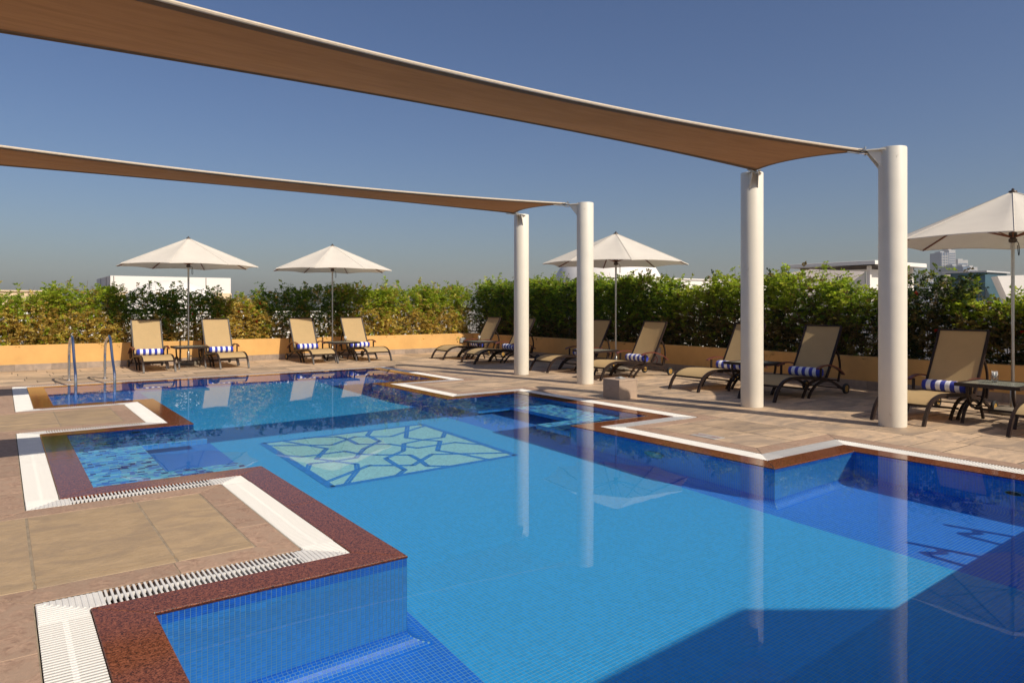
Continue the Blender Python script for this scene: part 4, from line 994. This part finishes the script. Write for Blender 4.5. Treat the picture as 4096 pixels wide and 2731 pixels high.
    if flowers:
        for k in range(flowers):
            aa = rg.uniform(0.1, L_-0.1); hh = rg.uniform(0.75, top-0.2); fr_ = MB(); c = (x0+aa-cx, y0-0.03-cy, hh-0.47) if along == 'x' else (x0-0.03-cx, y0+aa-cy, hh-0.47)
            for i in range(14):
                d = rg.normal(0, 1, 3); d /= np.linalg.norm(d); s2 = np.cross(d, [0.3, 0.5, 0.8]); s2 /= np.linalg.norm(s2); c_ = np.array(c)
                fr_.add([tuple(c_), tuple(c_+d*0.024+s2*0.012), tuple(c_+d*0.042), tuple(c_+d*0.024-s2*0.012)], [(0, 1, 2, 3)])
            fr_.build("blossom", M['flower'], root)
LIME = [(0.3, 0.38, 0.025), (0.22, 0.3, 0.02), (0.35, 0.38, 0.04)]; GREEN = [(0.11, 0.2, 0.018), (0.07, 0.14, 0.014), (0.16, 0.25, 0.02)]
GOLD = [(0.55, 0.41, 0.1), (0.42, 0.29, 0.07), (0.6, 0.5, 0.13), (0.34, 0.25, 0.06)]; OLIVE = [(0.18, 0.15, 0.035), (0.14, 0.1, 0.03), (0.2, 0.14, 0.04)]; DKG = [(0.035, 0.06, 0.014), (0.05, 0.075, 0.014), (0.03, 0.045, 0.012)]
HL = [(-2.2, -0.6, 1.72, "golden hedge shrub outside the left frame edge"), (-0.6, 1.0, 1.75, "golden hedge shrub at the left frame edge behind the ladder"), (1.0, 2.2, 1.86, "tall lime green hedge shrub left of the first lounger"),
      (2.2, 3.3, 1.78, "shade-toned open hedge shrub behind the first lounger"), (3.3, 4.5, 1.78, "shade-toned hedge shrub behind the first umbrella pole"), (4.5, 5.5, 1.66, "low golden hedge shrub with red flowers right of the second lounger"),
      (5.5, 6.6, 1.88, "shade-toned hedge shrub behind the third lounger"), (6.6, 7.7, 1.93, "shade-toned hedge shrub behind the second umbrella pole"), (7.7, 9.0, 1.95, "sunlit lime and gold hedge shrub right of the second umbrella"),
      (9.0, 10.4, 1.98, "sunlit lime hedge shrub between the second umbrella and the corner"), (10.4, 11.7, 2.0, "lime hedge shrub next to the far corner")]
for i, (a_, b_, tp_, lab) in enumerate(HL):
    dark = i in (3, 4, 6, 7)  # umbrella shade is put into the leaf colours of these shrubs
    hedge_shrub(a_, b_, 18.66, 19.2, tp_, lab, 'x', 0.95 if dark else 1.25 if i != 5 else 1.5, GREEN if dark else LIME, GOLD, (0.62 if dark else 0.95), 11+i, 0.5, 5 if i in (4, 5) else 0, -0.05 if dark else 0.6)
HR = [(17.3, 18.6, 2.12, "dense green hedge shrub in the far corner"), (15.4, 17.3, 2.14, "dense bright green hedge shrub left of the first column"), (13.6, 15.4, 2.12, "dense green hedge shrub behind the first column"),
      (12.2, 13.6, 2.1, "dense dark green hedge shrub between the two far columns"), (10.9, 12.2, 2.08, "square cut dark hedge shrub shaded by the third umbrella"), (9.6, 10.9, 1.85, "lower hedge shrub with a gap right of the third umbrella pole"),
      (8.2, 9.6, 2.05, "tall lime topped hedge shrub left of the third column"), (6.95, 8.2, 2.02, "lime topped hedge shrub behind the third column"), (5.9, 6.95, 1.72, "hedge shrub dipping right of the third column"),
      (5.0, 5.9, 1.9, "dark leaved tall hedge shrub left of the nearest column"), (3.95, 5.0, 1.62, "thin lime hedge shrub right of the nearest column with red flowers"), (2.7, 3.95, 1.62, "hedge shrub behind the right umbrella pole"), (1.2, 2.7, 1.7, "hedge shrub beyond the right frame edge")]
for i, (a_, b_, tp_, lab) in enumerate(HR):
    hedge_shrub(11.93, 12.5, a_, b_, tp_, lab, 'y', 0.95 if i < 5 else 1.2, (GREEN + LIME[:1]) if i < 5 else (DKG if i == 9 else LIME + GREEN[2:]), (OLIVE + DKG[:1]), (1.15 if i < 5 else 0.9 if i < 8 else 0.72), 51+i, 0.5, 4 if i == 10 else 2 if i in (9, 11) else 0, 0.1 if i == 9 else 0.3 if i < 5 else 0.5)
# iron fence behind the hedge
def fence(p, q, label):
    o = empty("iron_fence"); tag(o, label, "fence"); p, q = mathutils.Vector(p), mathutils.Vector(q); L_ = (q-p).length; d = (q-p)/L_; n_ = mathutils.Vector((-d.y, d.x))
    def bar(s0, s1, z0, z1, hw):
        a_, b_ = p + d*s0, p + d*s1
        return [tuple(a_ - n_*hw), tuple(b_ - n_*hw), tuple(b_ + n_*hw), tuple(a_ + n_*hw)], z0, z1
    for z0, z1 in ((1.24, 1.3), (0.98, 1.0), (0.55, 0.58)): MB().prism(*bar(0, L_, z0, z1, 0.025)).build("rail", M['black_iron'], o)
    s_ = 0.4
    while s_ < L_: MB().prism(*bar(s_-0.03, s_+0.03, 0.4, 1.29, 0.028)).build("post", M['black_iron'], o); s_ += 1.9
    s_ = 0.2; bl = MB()
    while s_ < L_: bl.prism(*bar(s_-0.007, s_+0.007, 0.58, 0.98, 0.007)); s_ += 0.13
    tag(bl.build("balusters", M['black_iron'], o), kind='stuff')
fence((-4, 19.38), (12.6, 19.38), "black iron fence glimpsed behind the far hedge"); fence((12.66, 19.3), (12.66, -3), "black iron fence glimpsed behind the right hedge")

# ------------------------------------------------------------------ neighbouring roofs and the skyline
def building(name, label, cat="building"): o = empty(name); tag(o, label, cat); return o
ground = MB(); ground.add([(-2450, -2450, -14), (2450, -2450, -14), (2450, 2450, -14), (-2450, 2450, -14)], [(0, 1, 2, 3)]); tag(ground.build("ground", M['city']), "sandy city ground far below the roof terrace", "ground", kind='structure')
own = MB(); own.box(-8, -8, -14, 13.0, 20.0, -1.25); tag(own.build("hotel_block", M['bwhite']), "rendered hotel block carrying the pool terrace", "building")
b1 = building("roof_block", "white rooftop block with joint lines behind the first umbrella")
MB().box(3.3, 30, -14, 7.55, 34.6, 2.48).build("wall", M['bwhite'], b1)
MB().box(3.29, 29.96, 1.0, 7.57, 29.998, 1.87).build("lower_band", M['bcream'], b1)
MB().box(3.4, 29.985, 1.9, 3.42, 29.999, 2.47).box(6.6, 29.985, 1.9, 6.62, 29.999, 2.47).box(3.285, 31.2, 1.0, 3.299, 31.22, 2.47).box(3.285, 33.0, 1.0, 3.299, 33.02, 2.47).build("joint", M['joint'], b1)
dm = building("white_dome", "shallow white dome in front of the left rooftop block", "dome")
MB().lathe([(2.3*math.cos(a), -0.05+2.3*math.sin(a)) for a in np.linspace(-0.2, math.pi/2-0.001, 20)], 48, 4.83, 27.0).build("shell", M['bwhite'], dm)
MB().box(2.3, 24.5, -14, 7.3, 29.5, -0.3).build("plinth", M['bwhite'], dm)
b2 = building("cream_parapet", "cream parapet wall beyond the hedge at the left edge", "wall")
MB().box(-12, 30, -14, 1.36, 31, 1.86).build("wall", M['bcream'], b2); MB().box(-12.05, 29.95, 1.861, 1.41, 31.05, 1.91).build("cap", M['bcream'], b2)
b3 = building("white_terrace", "long white roof wall showing through the far hedge", "wall")
MB().box(-7, 23, -14, 13.5, 23.3, 1.16).build("wall", M['bwhite'], b3); MB().box(-7.05, 22.95, 1.161, 13.55, 23.35, 1.22).build("cap", M['bwhite'], b3)
d2 = building("white_dome", "large white dome rising behind the third umbrella", "dome")
MB().lathe([(2.67*math.cos(a), 1.56+2.67*math.sin(a)) for a in np.linspace(-0.5, math.pi/2-0.001, 24)], 56, 22.8, 24.3).build("shell", M['bwhite'], d2)
MB().lathe([(2.9, -14), (2.9, 0.4), (0.001, 0.41)], 40, 22.8, 24.3).build("drum", M['bwhite'], d2)
b4 = building("white_parapet", "white parapet wall beside the large dome", "wall")
MB().box(18.5, 20, -14, 34, 20.3, 2.45).build("wall", M['bwhite'], b4); MB().box(18.45, 19.95, 2.451, 34.05, 20.35, 2.5).build("cap", M['bwhite'], b4)
b5 = building("roof_cabin", "white rooftop cabin with projecting flat roof left and right of the nearest column")
MB().box(21.7, 11.5, -14, 24.3, 13.9, 2.5).build("wall", M['bwhite'], b5)
MB().prism([(21.3, 11.1), (24.55, 11.1), (24.55, 14.1), (21.3, 14.1)], 2.62, 2.74, 0.01).build("roof", M['bwhite'], b5)
MB().box(21.75, 11.55, 2.501, 24.25, 13.85, 2.619).build("clerestory", M['joint'], b5)
MB().box(21.62, 11.42, 0.5, 21.72, 11.52, 2.6).box(24.26, 11.42, 0.5, 24.36, 11.52, 2.6).build("corner_trim", M['bwhite'], b5)
MB().box(21.66, 12.0, 1.85, 21.699, 13.6, 1.87).build("panel_joint", M['joint'], b5)
b6 = building("low_white_wall", "low white parapet in front of the rooftop cabin", "wall")
MB().box(19.0, -2, -14, 19.3, 12.4, 1.42).build("wall", M['bwhite'], b6); MB().box(18.95, -2.05, 1.421, 19.35, 12.45, 1.48).build("cap", M['bwhite'], b6)
aw = building("cloth_awning", "grey cloth awning sagging in front of the rooftop cabin", "awning")
def ray(u, v, d):      # a point seen at pixel (u, v) of the photograph at forward distance d
    a_ = (u-2048)/2862.4; return (d*(math.sin(R(35.58)) + a_*math.cos(R(35.58))), d*(math.cos(R(35.58)) - a_*math.sin(R(35.58))), 1.4 + (1219.8-v)*d/2862.4)
A0, A1, A2 = ray(3140, 1096, 21.3), ray(3232, 1076, 21.4), ray(3462, 1086, 20.9); B0, B1, B2 = ray(3140, 1235, 19.9), ray(3230, 1225, 19.9), ray(3335, 1160, 20.2)
cl = MB(); rows = []
for i in range(13):
    f_ = i/12; top_ = [A0[k]+(A1[k]-A0[k])*(f_/0.3) if f_ < 0.3 else A1[k]+(A2[k]-A1[k])*((f_-0.3)/0.7) for k in range(3)]; bot = [B0[k]+(B1[k]-B0[k])*(f_/0.3) if f_ < 0.3 else B1[k]+(B2[k]-B1[k])*((f_-0.3)/0.7) for k in range(3)]
    for j in range(7):
        g_ = j/6; rows.append((top_[0]+(bot[0]-top_[0])*g_ + 0.1*math.sin(math.pi*g_)*math.sin(math.pi*f_), top_[1]+(bot[1]-top_[1])*g_, top_[2]+(bot[2]-top_[2])*g_ - 0.06*math.sin(math.pi*g_)))
cl.add(rows, [(i*7+j, i*7+j+1, (i+1)*7+j+1, (i+1)*7+j) for i in range(12) for j in range(6)], True); cl.build("cloth", M['awning'], aw)
for p in (A0, A2): MB().tube([(p[0], p[1], -0.5), p], 0.03, 8).build("pole", M['alu'], aw)
tb = building("teal_cabin", "teal blue clad rooftop plant room right of the nearest column")
p0, p1 = ray(3806, 1093, 26), ray(3975, 1092, 26)
MB().box(p0[0], p1[1]-0.2, -14, p1[0]+0.6, p0[1]+0.2, p0[2]).build("wall", M['teal'], tb)
MB().box(p0[0]-0.08, p1[1]-0.28, p0[2]+0.001, p1[0]+0.68, p0[1]+0.28, p0[2]+0.05).build("roof_edge", M['tower_pale'], tb)
sl_ = MB(); q0 = ray(3802, 1097, 25.6); q1 = ray(3785, 1098, 25.6); q2 = ray(3748, 1150, 25.6); q3 = ray(3802, 1240, 25.6); q4 = ray(3748, 1240, 25.6)
f5 = [q0, q1, q2, q4, q3]; sl_.add(f5 + [(x+0.5, y+0.3, z) for x, y, z in f5], [(0, 1, 2, 3, 4), (9, 8, 7, 6, 5)] + [(i, i+5, (i+1) % 5+5, (i+1) % 5) for i in range(5)]); sl_.build("sloped_end", M['awning'], tb)
wr = building("white_lean_to", "white sloping roof edge behind the right umbrella pole")
w0, w1, w2, w3 = ray(3990, 1104, 24), ray(4160, 1098, 24), ray(4160, 1260, 24), ray(4060, 1260, 24)
f4 = [w0, w1, w2, w3]; w_ = MB(); w_.add(f4 + [(x+0.8, y+0.5, z) for x, y, z in f4], [(3, 2, 1, 0), (4, 5, 6, 7)] + [((i+1) % 4, (i+1) % 4+4, i+4, i) for i in range(4)]); w_.build("wall", M['bwhite'], wr)
def tower(u0, u1, vt, d, m_, label, floors, dep=30, fins=0, name="distant_tower"):
    o = building(name, label, "tower"); p, q = ray(u0, vt, d), ray(u1, vt, d); w_ = math.hypot(q[0]-p[0], q[1]-p[1]); o.location = (p[0], p[1], -14); o.rotation_euler = (0, 0, math.atan2(q[1]-p[1], q[0]-p[0])); H_ = p[2] + 14
    MB().box(0, 0, 0, w_, dep, H_).build("wall", m_, o)
    MB().box(w_*0.2, dep*0.2, H_+0.05, w_*0.7, dep*0.7, H_+3).build("plant_room", M['tower_pale'], o)
    wn = []
    for k in range(floors):
        z = H_*0.35 + (H_*0.62)*k/floors
        b_ = MB().box(w_*0.06, -0.5, z, w_*0.94, -0.02, z + H_*0.62/floors*0.45); b_.build("window_band", M['tower_glass'] if m_ is not M['tower_glass'] else M['tower_pale'], o)
    for k in range(fins):
        MB().box(w_*(k+0.5)/fins-0.5, -0.9, 0, w_*(k+0.5)/fins+0.5, -0.55, H_).build("fin", M['tower_pale'], o)
tower(3764, 3795, 1010, 1500, M['tower_glass'], "tall distant glass tower under the right umbrella", 14, 40, 3)
tower(3796, 3822, 1000, 1560, M['tower_pale'], "tall pale distant tower right of the glass tower", 16, 40)
tower(3814, 3846, 1063, 1250, M['tower_dark'], "dark distant office block right of the tall towers", 7, 40)
tower(3832, 3872, 1040, 1650, M['tower_pale'], "stepped pale distant tower with a crowned top", 10, 40)
tower(3852, 3880, 1066, 1150, M['tower_glass'], "blue grey distant block with bright window bands", 7, 30)
tower(3878, 3910, 1068, 1350, M['tower_pale'], "grey distant block at the right end of the skyline", 7, 30)
tower(3686, 3706, 1120, 900, M['tower_dark'], "small grey distant block just right of the nearest column", 6, 20)
tower(3707, 3734, 1117, 850, M['tower_pale'], "pale distant block with horizontal balconies right of the nearest column", 8, 20)

hm_, ht_, hp_ = new_mat("haze_air"); ht_.nodes.remove(hp_); hv_ = N(ht_, "ShaderNodeVolumePrincipled"); hv_.inputs["Density"].default_value = 0.00022; hv_.inputs["Color"].default_value = (0.72, 0.7, 0.68, 1)
ht_.links.new(hv_.outputs[0], ht_.nodes["Material Output"].inputs["Volume"])
tag(MB().box(-2500, -2500, -15, 2500, 2500, 112).build("haze", hm_), "thin pale haze over the city", kind='stuff')
for o in COL.objects:
    if o.type == 'MESH' and o is not water and o.name != "haze": o.cycles.is_caustics_receiver = True
